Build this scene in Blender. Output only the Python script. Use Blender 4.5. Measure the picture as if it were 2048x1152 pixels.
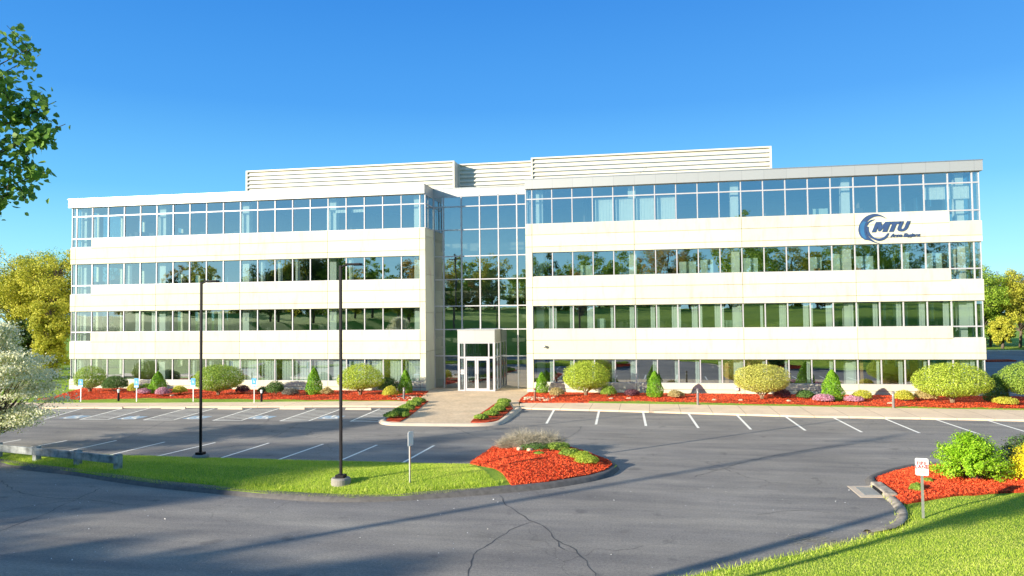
import bpy, bmesh, math, random
import numpy as np
from mathutils import Vector, Matrix, geometry
rad = math.radians
S = bpy.context.scene
for o in list(bpy.data.objects): bpy.data.objects.remove(o)
H = 5.884

# ------------------------------------------------------------ camera, sky, sun
cam = bpy.data.objects.new('camera', bpy.data.cameras.new('camera'))
S.collection.objects.link(cam); S.camera = cam
cam.data.sensor_width = 36; cam.data.lens = 26.0; cam.data.clip_end = 3000; cam.data.clip_start = .05
yaw, pitch, roll = -0.1813, 0.0362, -0.0103
f0 = Vector((math.sin(yaw), math.cos(yaw), 0)); r0 = Vector((math.cos(yaw), -math.sin(yaw), 0)); u0 = Vector((0, 0, 1))
fw = f0*math.cos(pitch) + u0*math.sin(pitch); uu = u0*math.cos(pitch) - f0*math.sin(pitch)
rr = r0*math.cos(roll) + uu*math.sin(roll); u2 = uu*math.cos(roll) - r0*math.sin(roll)
M = Matrix.Identity(4)
for i in range(3): M[i][0] = rr[i]; M[i][1] = u2[i]; M[i][2] = -fw[i]
M[2][3] = H
cam.matrix_world = M

SUN_EL, SUN_AZ = rad(15.0), rad(227.0)       # the sun stands behind the camera, to its left
sdir = Vector((math.sin(SUN_AZ)*math.cos(SUN_EL), math.cos(SUN_AZ)*math.cos(SUN_EL), math.sin(SUN_EL)))
W = bpy.data.worlds.new('World'); S.world = W; W.use_nodes = True
nt = W.node_tree; bg = nt.nodes['Background']
sky = nt.nodes.new('ShaderNodeTexSky'); sky.sky_type = 'NISHITA'; sky.sun_disc = False
sky.sun_elevation = SUN_EL; sky.sun_rotation = SUN_AZ
sky.air_density = 1.6; sky.dust_density = 0.2; sky.ozone_density = 3.5; sky.altitude = 0
# the sky texture is blended with a clear deep-blue elevation ramp (the photograph's polarised-looking sky)
tcw = nt.nodes.new('ShaderNodeTexCoord'); sxyz = nt.nodes.new('ShaderNodeSeparateXYZ'); nt.links.new(tcw.outputs['Generated'], sxyz.inputs[0])
rw = nt.nodes.new('ShaderNodeValToRGB'); er = rw.color_ramp.elements
SKYC = [(0.0,(.22,.42,.47)),(.06,(.135,.345,.45)),(.16,(.052,.215,.39)),(.27,(.019,.13,.34)),(.41,(.008,.09,.29)),(.8,(.06,.115,.20))]
while len(er) < len(SKYC): er.new(.5)
for i_, (p_, c_) in enumerate(SKYC): er[i_].position = p_; er[i_].color = (*c_, 1)
nt.links.new(sxyz.outputs[2], rw.inputs[0])
sc_ = nt.nodes.new('ShaderNodeVectorMath'); sc_.operation = 'SCALE'; sc_.inputs[3].default_value = 1/0.15; nt.links.new(rw.outputs[0], sc_.inputs[0])
mw = nt.nodes.new('ShaderNodeMix'); mw.data_type = 'RGBA'; mw.inputs[0].default_value = .06
nt.links.new(sc_.outputs[0], mw.inputs[6]); nt.links.new(sky.outputs[0], mw.inputs[7]); nt.links.new(mw.outputs[2], bg.inputs['Color'])
bg.inputs['Strength'].default_value = 0.15
sun = bpy.data.objects.new('sun', bpy.data.lights.new('sun', 'SUN')); S.collection.objects.link(sun)
sun.data.energy = 3.9; sun.data.angle = rad(0.6); sun.data.color = (1.0, 0.90, 0.74)
sun.rotation_euler = sdir.to_track_quat('Z', 'Y').to_euler()
S.view_settings.view_transform = 'Standard'; S.view_settings.look = 'None'
S.view_settings.exposure = 1.42; S.view_settings.gamma = 1
S.render.engine = 'CYCLES'
S.cycles.max_bounces = 6; S.cycles.transparent_max_bounces = 12

# ------------------------------------------------------------ helpers
rng = np.random.default_rng(7)
random.seed(7)
COL = S.collection

def tag(o, label=None, cat=None, group=None, kind=None):
    if label: o['label'] = label
    if cat: o['category'] = cat
    if group: o['group'] = group
    if kind: o['kind'] = kind
    return o

def empty(name, loc, label=None, cat=None, group=None, rz=0):
    o = bpy.data.objects.new(name, None); COL.objects.link(o); o.location = loc; o.rotation_euler = (0, 0, rz)
    o.empty_display_size = .2
    return tag(o, label, cat, group)

def link(name, me, mat, parent=None, kind=None):
    o = bpy.data.objects.new(name, me); COL.objects.link(o)
    if mat is not None:
        for m in (mat if isinstance(mat, (list, tuple)) else [mat]): me.materials.append(m)
    if parent: o.parent = parent
    if kind: o['kind'] = kind
    return o

class MB:
    """collects boxes, tubes, prisms into one mesh"""
    def __init__(s): s.v = []; s.f = []
    def add(s, vs, fs):
        n = len(s.v); s.v += [tuple(v) for v in vs]; s.f += [tuple(i+n for i in f) for f in fs]; return s
    def box(s, x0, x1, y0, y1, z0, z1):
        return s.add([(x0,y0,z0),(x1,y0,z0),(x1,y1,z0),(x0,y1,z0),(x0,y0,z1),(x1,y0,z1),(x1,y1,z1),(x0,y1,z1)],
                     [(0,3,2,1),(4,5,6,7),(0,1,5,4),(1,2,6,5),(2,3,7,6),(3,0,4,7)])
    def tube(s, pts, rads, n=8, cap=True):
        pts = [Vector(p) for p in pts]; vs = []; fs = []
        a = None
        for i, p in enumerate(pts):
            d = (pts[min(i+1, len(pts)-1)] - pts[max(i-1, 0)]).normalized()
            if a is None: a = d.orthogonal().normalized()
            a = (a - d*a.dot(d)); a = a.normalized() if a.length > 1e-6 else d.orthogonal().normalized()
            b = d.cross(a)
            for k in range(n):
                t = 2*math.pi*k/n
                vs.append(p + (a*math.cos(t) + b*math.sin(t))*rads[i])
        for i in range(len(pts)-1):
            for k in range(n):
                k2 = (k+1) % n; fs.append((i*n+k, i*n+k2, (i+1)*n+k2, (i+1)*n+k))
        if cap: fs.append(tuple(range(n-1, -1, -1))); fs.append(tuple((len(pts)-1)*n+k for k in range(n)))
        return s.add(vs, fs)
    def prism(s, poly, z0, z1):
        a = sum(poly[i][0]*poly[(i+1) % len(poly)][1] - poly[(i+1) % len(poly)][0]*poly[i][1] for i in range(len(poly)))
        if a < 0: poly = poly[::-1]
        n = len(poly)
        return s.add([(x,y,z0) for x,y in poly] + [(x,y,z1) for x,y in poly],
                     [tuple(range(n-1,-1,-1)), tuple(range(n,2*n))] + [(i,(i+1)%n,(i+1)%n+n,i+n) for i in range(n)])
    def plateXZ(s, poly, y0, y1):   # polygon in x,z extruded along y
        a = sum(poly[i][0]*poly[(i+1) % len(poly)][1] - poly[(i+1) % len(poly)][0]*poly[i][1] for i in range(len(poly)))
        if a < 0: poly = poly[::-1]
        n = len(poly)
        return s.add([(x,y0,z) for x,z in poly] + [(x,y1,z) for x,z in poly],
                     [tuple(range(n)), tuple(range(2*n-1,n-1,-1))] + [(i+n,(i+1)%n+n,(i+1)%n,i) for i in range(n)])
    def build(s, name, mat, parent=None, kind=None, smooth=False, bevel=0):
        me = bpy.data.meshes.new(name); me.from_pydata(s.v, [], s.f); me.update()
        if smooth: me.polygons.foreach_set('use_smooth', [True]*len(me.polygons))
        o = link(name, me, mat, parent, kind)
        if bevel:
            m = o.modifiers.new('bevel', 'BEVEL'); m.width = bevel; m.segments = 2; m.limit_method = 'ANGLE'
        return o

def arrmesh(name, V, k, mats, parent=None, kind=None, matidx=None):
    """V: (n,k,3) array, one k-gon per entry"""
    n = len(V); me = bpy.data.meshes.new(name)
    me.vertices.add(n*k); me.vertices.foreach_set('co', np.asarray(V, np.float32).ravel())
    me.loops.add(n*k); me.loops.foreach_set('vertex_index', np.arange(n*k, dtype=np.int32))
    me.polygons.add(n); me.polygons.foreach_set('loop_start', np.arange(0, n*k, k, dtype=np.int32))
    me.polygons.foreach_set('loop_total', np.full(n, k, np.int32))
    o = link(name, me, mats, parent, kind)
    if matidx is not None: me.polygons.foreach_set('material_index', np.asarray(matidx, np.int32))
    me.update(calc_edges=True); me.validate()
    return o

def unit(a): return a/(np.linalg.norm(a, axis=-1, keepdims=True)+1e-9)

def leaves(C, N, size, spread=.6, aspect=.62, r=rng, fine=False):
    """diamond (or six-point) leaves at C facing roughly N"""
    n = len(C); N = unit(N + r.normal(0, spread, (n,3)))
    T = unit(np.cross(N, r.normal(0, 1, (n,3)))); B = np.cross(N, T)
    s = (size*r.uniform(.65, 1.3, n))[:,None] if np.isscalar(size) else size[:,None]
    if not fine:
        return np.stack([C-T*s*.5, C+B*s*.5*aspect-T*s*.05, C+T*s*.5, C-B*s*.5*aspect-T*s*.05], 1)
    up = N*s*.10
    return np.stack([C-T*s*.5, C-T*s*.2+B*s*.5*aspect+up, C+T*s*.18+B*s*.42*aspect+up, C+T*s*.55,
                     C+T*s*.18-B*s*.42*aspect+up, C-T*s*.2-B*s*.5*aspect+up], 1)

def sheet(name, poly, zf, mat, cell=1.0, kind='structure', parent=None, skirt=None):
    """sheet bounded by poly, z = zf(x, y), triangulated through a grid of inner points"""
    P = [Vector(p[:2]) for p in poly]
    # densify the outline
    D = []
    for i in range(len(P)):
        a, b = P[i], P[(i+1) % len(P)]; m = max(1, int((b-a).length/cell))
        for k in range(m): D.append(a.lerp(b, k/m))
    nb = len(D); xs = [p.x for p in D]; ys = [p.y for p in D]
    gx, gy = np.meshgrid(np.arange(min(xs)+cell*.37, max(xs), cell), np.arange(min(ys)+cell*.41, max(ys), cell))
    g = np.stack([gx.ravel(), gy.ravel()], 1)
    g = g[inside(g, np.array([(p.x,p.y) for p in D]))]
    if len(g):
        dd = seg_dist(g, np.array([(p.x,p.y) for p in D]), True); g = g[dd > cell*.3]
    pts = D + [Vector(p) for p in g]
    vs, _, fs, _, _, _ = geometry.delaunay_2d_cdt(pts, [], [list(range(nb))], 1, 1e-5)
    A = np.array([(v.x, v.y) for v in vs]); Z = zf(A[:,0], A[:,1])
    me = bpy.data.meshes.new(name); V = [(A[i,0], A[i,1], float(Z[i])) for i in range(len(A))]
    F = [tuple(f) for f in fs]
    if skirt is not None:
        n0 = len(V); lowidx = []
        for p in D:
            z = float(zf(np.array([p.x]), np.array([p.y]))[0]); V.append((p.x,p.y,z)); V.append((p.x,p.y,skirt))
        for i in range(nb):
            j = (i+1) % nb; F.append((n0+2*i, n0+2*i+1, n0+2*j+1, n0+2*j))
    me.from_pydata(V, [], F); me.update()
    me.polygons.foreach_set('use_smooth', [True]*len(me.polygons))
    return link(name, me, mat, parent, kind)

def inside(p, poly):
    x, y = p[:,0], p[:,1]; c = np.zeros(len(p), bool); n = len(poly); j = n-1
    for i in range(n):
        xi, yi = poly[i]; xj, yj = poly[j]
        if yi != yj:
            c ^= ((yi > y) != (yj > y)) & (x < (xj-xi)*(y-yi)/(yj-yi)+xi)
        j = i
    return c

def seg_dist(p, line, closed=False):
    d = np.full(len(p), 1e9); n = len(line)
    for i in range(n if closed else n-1):
        a = line[i]; b = line[(i+1) % n]; ab = b-a; L = ab@ab
        t = np.clip(((p-a)@ab)/max(L,1e-9), 0, 1) if L > 0 else np.zeros(len(p))
        d = np.minimum(d, np.linalg.norm(p-(a+t[:,None]*ab), axis=1))
    return d

def RZ(pts, z):   # plan points of features that lie a little above the lot
    k = 1-z/H
    return [(x*k, y*k) for x, y in pts]

# ------------------------------------------------------------ materials
def newmat(name):
    m = bpy.data.materials.new(name); m.use_nodes = True
    return m, m.node_tree, m.node_tree.nodes['Principled BSDF']
def N(nt, t, **k):
    n = nt.nodes.new(t)
    for a, b in k.items(): setattr(n, a, b)
    return n
def L(nt, a, b): nt.links.new(a, b)
def coords(nt, scale=(1,1,1), kind='Object'):
    tc = N(nt, 'ShaderNodeTexCoord'); mp = N(nt, 'ShaderNodeMapping'); mp.inputs['Scale'].default_value = scale
    L(nt, tc.outputs[kind], mp.inputs['Vector']); return mp.outputs[0]
def noise(nt, vec, scale, detail=4, rough=.6, dist=0):
    n = N(nt, 'ShaderNodeTexNoise'); n.inputs['Scale'].default_value = scale; n.inputs['Detail'].default_value = detail
    n.inputs['Roughness'].default_value = rough; n.inputs['Distortion'].default_value = dist
    L(nt, vec, n.inputs['Vector']); return n.outputs['Fac']
def ramp(nt, fac, stops):
    r = N(nt, 'ShaderNodeValToRGB'); e = r.color_ramp.elements
    while len(e) < len(stops): e.new(.5)
    for i, (p, c) in enumerate(stops): e[i].position = p; e[i].color = (*c, 1) if len(c) == 3 else c
    L(nt, fac, r.inputs[0]); return r.outputs[0]
def mix(nt, a, b, fac, mode='MIX'):
    m = N(nt, 'ShaderNodeMix', data_type='RGBA', blend_type=mode)
    for s, v in ((m.inputs[6], a), (m.inputs[7], b), (m.inputs[0], fac)):
        if isinstance(v, (int, float)): s.default_value = v
        elif isinstance(v, tuple): s.default_value = (*v, 1)
        else: L(nt, v, s)
    return m.outputs[2]
def bump(nt, bs, h, strength=.3, dist=.02):
    b = N(nt, 'ShaderNodeBump'); b.inputs['Strength'].default_value = strength; b.inputs['Distance'].default_value = dist
    L(nt, h, b.inputs['Height']); L(nt, b.outputs[0], bs.inputs['Normal'])

def simple(name, col, rough=.6, metal=0, var=.12, scale=4, spec=.4):
    m, nt, b = newmat(name); v = coords(nt)
    n = noise(nt, v, scale, 5)
    c = ramp(nt, n, [(.3, tuple(x*(1-var) for x in col)), (.7, tuple(min(1, x*(1+var)) for x in col))])
    L(nt, c, b.inputs['Base Color']); b.inputs['Roughness'].default_value = rough; b.inputs['Metallic'].default_value = metal
    b.inputs['Specular IOR Level'].default_value = spec
    bump(nt, b, noise(nt, v, scale*12, 3), .12, .005)
    return m

def leafmat(name, cols, trans=.35, rough=.55, clump=1.2, spec=.25, pink=None):
    m = bpy.data.materials.new(name); m.use_nodes = True; nt = m.node_tree; b = nt.nodes['Principled BSDF']; out = nt.nodes['Material Output']
    g = N(nt, 'ShaderNodeNewGeometry'); v = coords(nt)
    n = noise(nt, v, clump, 3)
    mx = N(nt, 'ShaderNodeMath', operation='MULTIPLY_ADD'); L(nt, g.outputs['Random Per Island'], mx.inputs[0]); mx.inputs[1].default_value = .55
    n2 = N(nt, 'ShaderNodeMath', operation='MULTIPLY'); L(nt, n, n2.inputs[0]); n2.inputs[1].default_value = .5
    L(nt, n2.outputs[0], mx.inputs[2])
    cols = [tuple(min(.9, x*1.18) for x in c_) for c_ in cols]; k = len(cols)
    c = ramp(nt, mx.outputs[0], [(.12+.68*i/(k-1), cols[i]) for i in range(k)])
    L(nt, c, b.inputs['Base Color']); b.inputs['Roughness'].default_value = rough; b.inputs['Specular IOR Level'].default_value = spec
    tr = N(nt, 'ShaderNodeBsdfTranslucent'); L(nt, c, tr.inputs['Color'])
    ms = N(nt, 'ShaderNodeMixShader'); ms.inputs[0].default_value = trans
    L(nt, b.outputs[0], ms.inputs[1]); L(nt, tr.outputs[0], ms.inputs[2]); L(nt, ms.outputs[0], out.inputs['Surface'])
    return m

MT = {}
def mk_asphalt(name, base, blue=1.0):
    m, nt, b = newmat(name); v = coords(nt)
    big = noise(nt, v, .12, 5, .65); mid = noise(nt, coords(nt, (.25, 1.1, 1)), .9, 5, .6); fine = noise(nt, v, 55, 2, .7); fine2 = noise(nt, v, 14, 3, .7)
    c = ramp(nt, big, [(.28, tuple(x*.80 for x in base)), (.72, tuple(x*1.22 for x in base))])
    c = mix(nt, c, ramp(nt, mid, [(.32, (.80,.80,.82)), (.68, (1.2,1.18,1.14))]), 1.0, 'MULTIPLY')
    c = mix(nt, c, ramp(nt, fine, [(.3, (.55,.55,.55)), (.7, (1.5,1.5,1.46))]), .8, 'MULTIPLY')
    c = mix(nt, c, ramp(nt, fine2, [(.35, (.78,.78,.8)), (.65, (1.2,1.2,1.18))]), .8, 'MULTIPLY')
    c = mix(nt, c, ramp(nt, noise(nt, v, 1.1, 2, .4), [(.66,(1,1,1)),(.74,(.72,.72,.74))]), 1.0, 'MULTIPLY')      # oil and tyre stains
    c = mix(nt, c, ramp(nt, noise(nt, coords(nt, (.05,.5,1)), 1.6, 4, .6), [(.40,(.88,.88,.9)),(.6,(1.08,1.07,1.05))]), 1.0, 'MULTIPLY')   # long worn wheel paths
    # fine crazing lines
    vo = N(nt, 'ShaderNodeTexVoronoi', feature='DISTANCE_TO_EDGE'); vo.inputs['Scale'].default_value = .16
    nz = N(nt, 'ShaderNodeTexNoise'); nz.inputs['Scale'].default_value = .5; nz.inputs['Detail'].default_value = 6; L(nt, v, nz.inputs['Vector'])
    va = N(nt, 'ShaderNodeVectorMath', operation='MULTIPLY_ADD'); L(nt, nz.outputs['Color'], va.inputs[0]); va.inputs[1].default_value = (3.2,3.2,0); L(nt, v, va.inputs[2])
    L(nt, va.outputs[0], vo.inputs['Vector'])
    cr = ramp(nt, vo.outputs['Distance'], [(.0, (.55,.55,.55)), (.0045, (1,1,1))])
    msk = ramp(nt, noise(nt, v, .1, 2), [(.45, (0,0,0)), (.6, (1,1,1))])
    c = mix(nt, c, cr, msk, 'MULTIPLY')
    L(nt, c, b.inputs['Base Color']); b.inputs['Roughness'].default_value = .88; b.inputs['Specular IOR Level'].default_value = .3
    bump(nt, b, fine, .5, .01)
    return m
MT['asphalt'] = mk_asphalt('asphalt', (.245,.228,.210))
MT['berm'] = simple('asphalt_berm', (.12,.112,.105), .85, 0, .25, 6)
MT['crack'] = simple('crack_filler', (.06,.058,.058), .6, 0, .2, 8)

def mk_paint():
    m, nt, b = newmat('road_paint'); v = coords(nt)
    c = ramp(nt, noise(nt, v, 9, 6, .75), [(.28, (.35,.34,.33)), (.40, (.90,.86,.76))])
    L(nt, c, b.inputs['Base Color']); b.inputs['Roughness'].default_value = .7; return m
MT['paint'] = mk_paint()
MT['bluepaint'] = simple('faded_blue_paint', (.30,.42,.52), .7, 0, .3, 9)

def mk_concrete(name, col, joint=None):
    m, nt, b = newmat(name); v = coords(nt)
    c = ramp(nt, noise(nt, v, .6, 6, .7), [(.3, tuple(x*.85 for x in col)), (.7, tuple(x*1.1 for x in col))])
    c = mix(nt, c, ramp(nt, noise(nt, v, 30, 2), [(.3, (.88,.88,.88)), (.7, (1.08,1.08,1.08))]), 1.0, 'MULTIPLY')
    if joint:
        w = N(nt, 'ShaderNodeTexBrick'); w.offset = 0; w.inputs['Scale'].default_value = 1
        w.inputs['Brick Width'].default_value = joint; w.inputs['Row Height'].default_value = 40; w.inputs['Mortar Size'].default_value = .02
        w.inputs['Color1'].default_value = w.inputs['Color2'].default_value = (1,1,1,1); w.inputs['Mortar'].default_value = (.55,.52,.5,1)
        L(nt, v, w.inputs['Vector']); c = mix(nt, c, w.outputs['Color'], 1.0, 'MULTIPLY')
    L(nt, c, b.inputs['Base Color']); b.inputs['Roughness'].default_value = .85
    bump(nt, b, noise(nt, v, 20, 4), .2, .01); return m
MT['walk'] = mk_concrete('sidewalk_concrete', (.76,.58,.40), 1.8)
MT['curb'] = mk_concrete('pale_concrete', (.60,.49,.37))
MT['stone'] = mk_concrete('granite_grey', (.27,.25,.22))

def mk_paver():
    m, nt, b = newmat('brick_paving'); v = coords(nt); 
    mp = N(nt, 'ShaderNodeMapping'); mp.inputs['Rotation'].default_value = (0,0,rad(45)); L(nt, v, mp.inputs['Vector'])
    w = N(nt, 'ShaderNodeTexBrick'); w.inputs['Scale'].default_value = 2.2; w.inputs['Mortar Size'].default_value = .012
    w.inputs['Color1'].default_value = (.64,.47,.29,1); w.inputs['Color2'].default_value = (.76,.58,.38,1); w.inputs['Mortar'].default_value = (.5,.38,.26,1)
    L(nt, mp.outputs[0], w.inputs['Vector'])
    c = mix(nt, w.outputs['Color'], ramp(nt, noise(nt, v, .5, 5), [(.3,(.82,.82,.82)),(.7,(1.12,1.1,1.08))]), 1.0, 'MULTIPLY')
    L(nt, c, b.inputs['Base Color']); b.inputs['Roughness'].default_value = .85
    bump(nt, b, w.outputs['Fac'], -.3, .01); return m
MT['paver'] = mk_paver()

def mk_grass():
    m, nt, b = newmat('lawn_grass'); v = coords(nt)
    c = ramp(nt, noise(nt, v, .35, 5, .65), [(.3, (.18,.31,.04)), (.55, (.27,.40,.045)), (.75, (.38,.48,.06))])
    c = mix(nt, c, ramp(nt, noise(nt, coords(nt, (1,1,.3)), 22, 3, .8), [(.3,(.6,.65,.5)),(.7,(1.35,1.3,1.2))]), 1.0, 'MULTIPLY')
    L(nt, c, b.inputs['Base Color']); b.inputs['Roughness'].default_value = .8; b.inputs['Specular IOR Level'].default_value = .15
    bump(nt, b, noise(nt, v, 30, 4, .8), .9, .05); return m
MT['grass'] = mk_grass()
MT['blade'] = leafmat('grass_blade', [(.20,.34,.03), (.34,.48,.04), (.52,.62,.07), (.62,.62,.18)], .4, .6, .5)

def mk_mulch():
    m, nt, b = newmat('red_bark_mulch'); v = coords(nt)
    vo = N(nt, 'ShaderNodeTexVoronoi'); vo.inputs['Scale'].default_value = 13; L(nt, v, vo.inputs['Vector'])
    c = ramp(nt, vo.outputs['Color'], [(.15, (.22,.024,.010)), (.5, (.60,.065,.022)), (.85, (.82,.13,.04))])
    c = mix(nt, c, ramp(nt, noise(nt, v, .8, 6, .75), [(.36,(.5,.48,.5)),(.58,(1.1,1.12,1.15))]), 1.0, 'MULTIPLY')
    L(nt, c, b.inputs['Base Color']); b.inputs['Roughness'].default_value = .85; b.inputs['Specular IOR Level'].default_value = .15
    bump(nt, b, noise(nt, v, 17, 5, .8), .9, .06); return m
MT['mulch'] = mk_mulch()
MT['chip'] = leafmat('bark_chip', [(.30,.028,.010), (.68,.08,.024), (.82,.15,.045)], 0, .8, 1.5)

def mk_precast():
    m, nt, b = newmat('precast_concrete'); v = coords(nt)
    col = (.655,.65,.49)
    c = ramp(nt, noise(nt, v, .35, 6, .6), [(.3, tuple(x*.93 for x in col)), (.7, col)])
    # rain staining runs down from the sills
    st = noise(nt, coords(nt, (1.6, 1, .35)), 1.3, 6, .7)
    c = mix(nt, c, (.50,.38,.29), ramp(nt, st, [(.52,(0,0,0)),(.74,(.6,.6,.6))]))
    c = mix(nt, c, ramp(nt, noise(nt, v, 40, 2), [(.3,(.93,.93,.93)),(.7,(1.04,1.04,1.04))]), 1.0, 'MULTIPLY')
    g = N(nt, 'ShaderNodeNewGeometry'); c = mix(nt, c, ramp(nt, g.outputs['Random Per Island'], [(0,(.93,.925,.92)),(1,(1.04,1.04,1.04))]), 1.0, 'MULTIPLY')
    L(nt, c, b.inputs['Base Color']); b.inputs['Roughness'].default_value = .8
    bump(nt, b, noise(nt, v, 25, 4), .15, .006); return m
MT['precast'] = mk_precast()
MT['joint'] = simple('joint_sealant', (.22,.15,.11), .8)
def mk_metalpanel():
    m, nt, b = newmat('silver_fascia_panel'); v = coords(nt)
    w = N(nt, 'ShaderNodeTexBrick'); w.offset = 0; w.inputs['Scale'].default_value = 1; w.inputs['Brick Width'].default_value = 1.524
    w.inputs['Row Height'].default_value = 50; w.inputs['Mortar Size'].default_value = .015
    w.inputs['Color1'].default_value = (.47,.47,.45,1); w.inputs['Color2'].default_value = (.49,.49,.47,1); w.inputs['Mortar'].default_value = (.38,.38,.37,1)
    mp = N(nt, 'ShaderNodeMapping'); mp.inputs['Location'].default_value = (-.7, 0, 25); L(nt, v, mp.inputs['Vector'])
    sw = N(nt, 'ShaderNodeSeparateXYZ'); cb = N(nt, 'ShaderNodeCombineXYZ'); L(nt, mp.outputs[0], sw.inputs[0]); L(nt, sw.outputs[0], cb.inputs[0]); L(nt, sw.outputs[2], cb.inputs[1])
    L(nt, cb.outputs[0], w.inputs['Vector']); L(nt, w.outputs['Color'], b.inputs['Base Color'])
    b.inputs['Metallic'].default_value = .5; b.inputs['Roughness'].default_value = .45; return m
MT['fascia'] = mk_metalpanel()
MT['frame'] = simple('window_frame_paint', (.50,.49,.51), .4, .2, .05, 3)
MT['louvre'] = simple('cream_louvre_metal', (.62,.59,.49), .5, .1, .06, 2)
MT['roofing'] = simple('roof_membrane', (.35,.35,.34), .9)
MT['black'] = simple('black_painted_steel', (.006,.005,.008), .6, 0, .2, 3, .25)
MT['galv'] = simple('galvanised_steel', (.45,.46,.46), .4, .8, .12, 8)
MT['white'] = simple('white_enamel', (.82,.82,.80), .5, 0, .04, 5)
MT['bluesign'] = simple('blue_sign_sheet', (.06,.30,.72), .45, 0, .08, 5)
MT['redink'] = simple('red_sign_ink', (.50,.01,.02), .5)
MT['wood'] = simple('weathered_guardrail_timber', (.30,.32,.31), .85, 0, .6, 2.5)
MT['bark'] = simple('grey_brown_bark', (.13,.10,.075), .9, 0, .35, 6)
MT['palebark'] = simple('pale_stem_bark', (.30,.22,.14), .9, 0, .3, 8)
MT['darkglassroom'] = simple('office_wall_paint', (.22,.20,.16), .9, 0, .25, .4)
MT['ceiling'] = simple('office_ceiling', (.40,.40,.36), .9)
MT['carpet'] = simple('office_carpet', (.26,.23,.19), .95)
MT['column'] = simple('white_column_paint', (.80,.84,.78), .7, 0, .04)
MT['partition'] = simple('pale_green_partition', (.55,.68,.60), .8, 0, .06)
MT['cardboard'] = simple('tan_wood_panel', (.50,.28,.12), .7, 0, .2)
MT['darkitem'] = simple('dark_office_furniture', (.03,.03,.032), .6)
MT['logo'] = simple('blue_letter_face', (.03,.065,.16), .55, 0, .12, 1.5)
MT['logolight'] = simple('light_blue_emblem_face', (.03,.13,.28), .55, 0, .15, 1.5)
MT['oldkerb'] = simple('mottled_old_kerb', (.30,.26,.21), .9, 0, .6, 5)
MT['rock'] = simple('tan_field_stone', (.48,.38,.26), .9, 0, .3, 3)
MT['greypost'] = simple('grey_brown_post_paint', (.20,.18,.17), .6)
MT['terracotta'] = simple('brown_post_paint', (.25,.10,.06), .6)

def mk_glass(name, refl, tint, rtint, rough=0.0):
    m = bpy.data.materials.new(name); m.use_nodes = True; nt = m.node_tree; out = nt.nodes['Material Output']
    nt.nodes.remove(nt.nodes['Principled BSDF'])
    tr = N(nt, 'ShaderNodeBsdfTransparent'); tr.inputs[0].default_value = (*tint, 1)
    gl = N(nt, 'ShaderNodeBsdfGlossy'); gl.inputs['Color'].default_value = (*rtint, 1); gl.inputs['Roughness'].default_value = rough
    v = coords(nt); b = N(nt, 'ShaderNodeBump'); b.inputs['Strength'].default_value = .014; b.inputs['Distance'].default_value = .1
    L(nt, noise(nt, v, .8, 2, .5), b.inputs['Height']); L(nt, b.outputs[0], gl.inputs['Normal'])
    lf = N(nt, 'ShaderNodeLayerWeight'); lf.inputs[0].default_value = .5; lw = N(nt, 'ShaderNodeMath', operation='POWER'); L(nt, lf.outputs['Facing'], lw.inputs[0]); lw.inputs[1].default_value = 4
    ad = N(nt, 'ShaderNodeMath', operation='MULTIPLY_ADD'); L(nt, lw.outputs[0], ad.inputs[0]); ad.inputs[1].default_value = 1-refl; ad.inputs[2].default_value = refl
    ms = N(nt, 'ShaderNodeMixShader'); L(nt, ad.outputs[0], ms.inputs[0]); L(nt, tr.outputs[0], ms.inputs[1]); L(nt, gl.outputs[0], ms.inputs[2])
    L(nt, ms.outputs[0], out.inputs['Surface']); return m
MT['glass'] = mk_glass('tinted_window_glass', .43, (.70,.80,.77), (.86,.94,1.0))
MT['doorglass'] = mk_glass('door_glass', .22, (.55,.62,.62), (.8,.9,1.0))

# leaves
MT['lf_dome'] = leafmat('yellow_green_willow_leaf', [(.15,.22,.02), (.32,.42,.04), (.52,.60,.09)])
MT['lf_domey'] = leafmat('pale_yellow_willow_leaf', [(.22,.23,.04), (.42,.43,.09), (.58,.58,.16)])
MT['lf_domeg'] = leafmat('green_shrub_leaf', [(.09,.17,.02), (.20,.32,.04), (.36,.46,.08)])
MT['lf_cone'] = leafmat('arborvitae_leaf', [(.05,.15,.008), (.13,.30,.012), (.27,.46,.03)], .25)
MT['lf_dark'] = leafmat('dark_green_leaf', [(.03,.08,.015), (.07,.15,.03), (.13,.22,.05)], .25)
MT['lf_yellow'] = leafmat('yellow_leaf', [(.25,.28,.02), (.46,.46,.05), (.62,.58,.10)])
MT['lf_gold'] = leafmat('golden_leaf', [(.55,.46,.01), (.80,.66,.02), (.88,.74,.05)])
MT['lf_tan'] = leafmat('tan_leaf', [(.25,.20,.07), (.42,.34,.14), (.55,.46,.22)])
MT['lf_purple'] = leafmat('purple_leaf', [(.05,.015,.03), (.12,.04,.06), (.22,.09,.10)], .2)
MT['lf_pink'] = leafmat('pink_azalea_bloom', [(.18,.16,.06), (.50,.22,.30), (.66,.40,.50)], .25)
MT['lf_grey'] = leafmat('grey_green_leaf', [(.07,.07,.06), (.14,.13,.10), (.22,.20,.15)], .2)
MT['lf_dry'] = leafmat('dry_grey_stem', [(.22,.19,.13), (.38,.34,.25), (.52,.47,.36)], .3)
MT['lf_bright'] = leafmat('bright_green_leaf', [(.13,.28,.01), (.27,.50,.02), (.46,.66,.05)], .4, .5, 1.6)
MT['lf_dog'] = leafmat('dogwood_bract', [(.60,.54,.28), (.88,.82,.52), (.90,.86,.62)], .5)
MT['lf_doggreen'] = leafmat('dogwood_leaf', [(.20,.26,.07), (.36,.42,.13), (.52,.56,.22)], .35)
MT['lf_pear'] = leafmat('pear_leaf', [(.07,.16,.04), (.16,.30,.06), (.30,.45,.09)], .5, .4, .9, .4)
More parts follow.
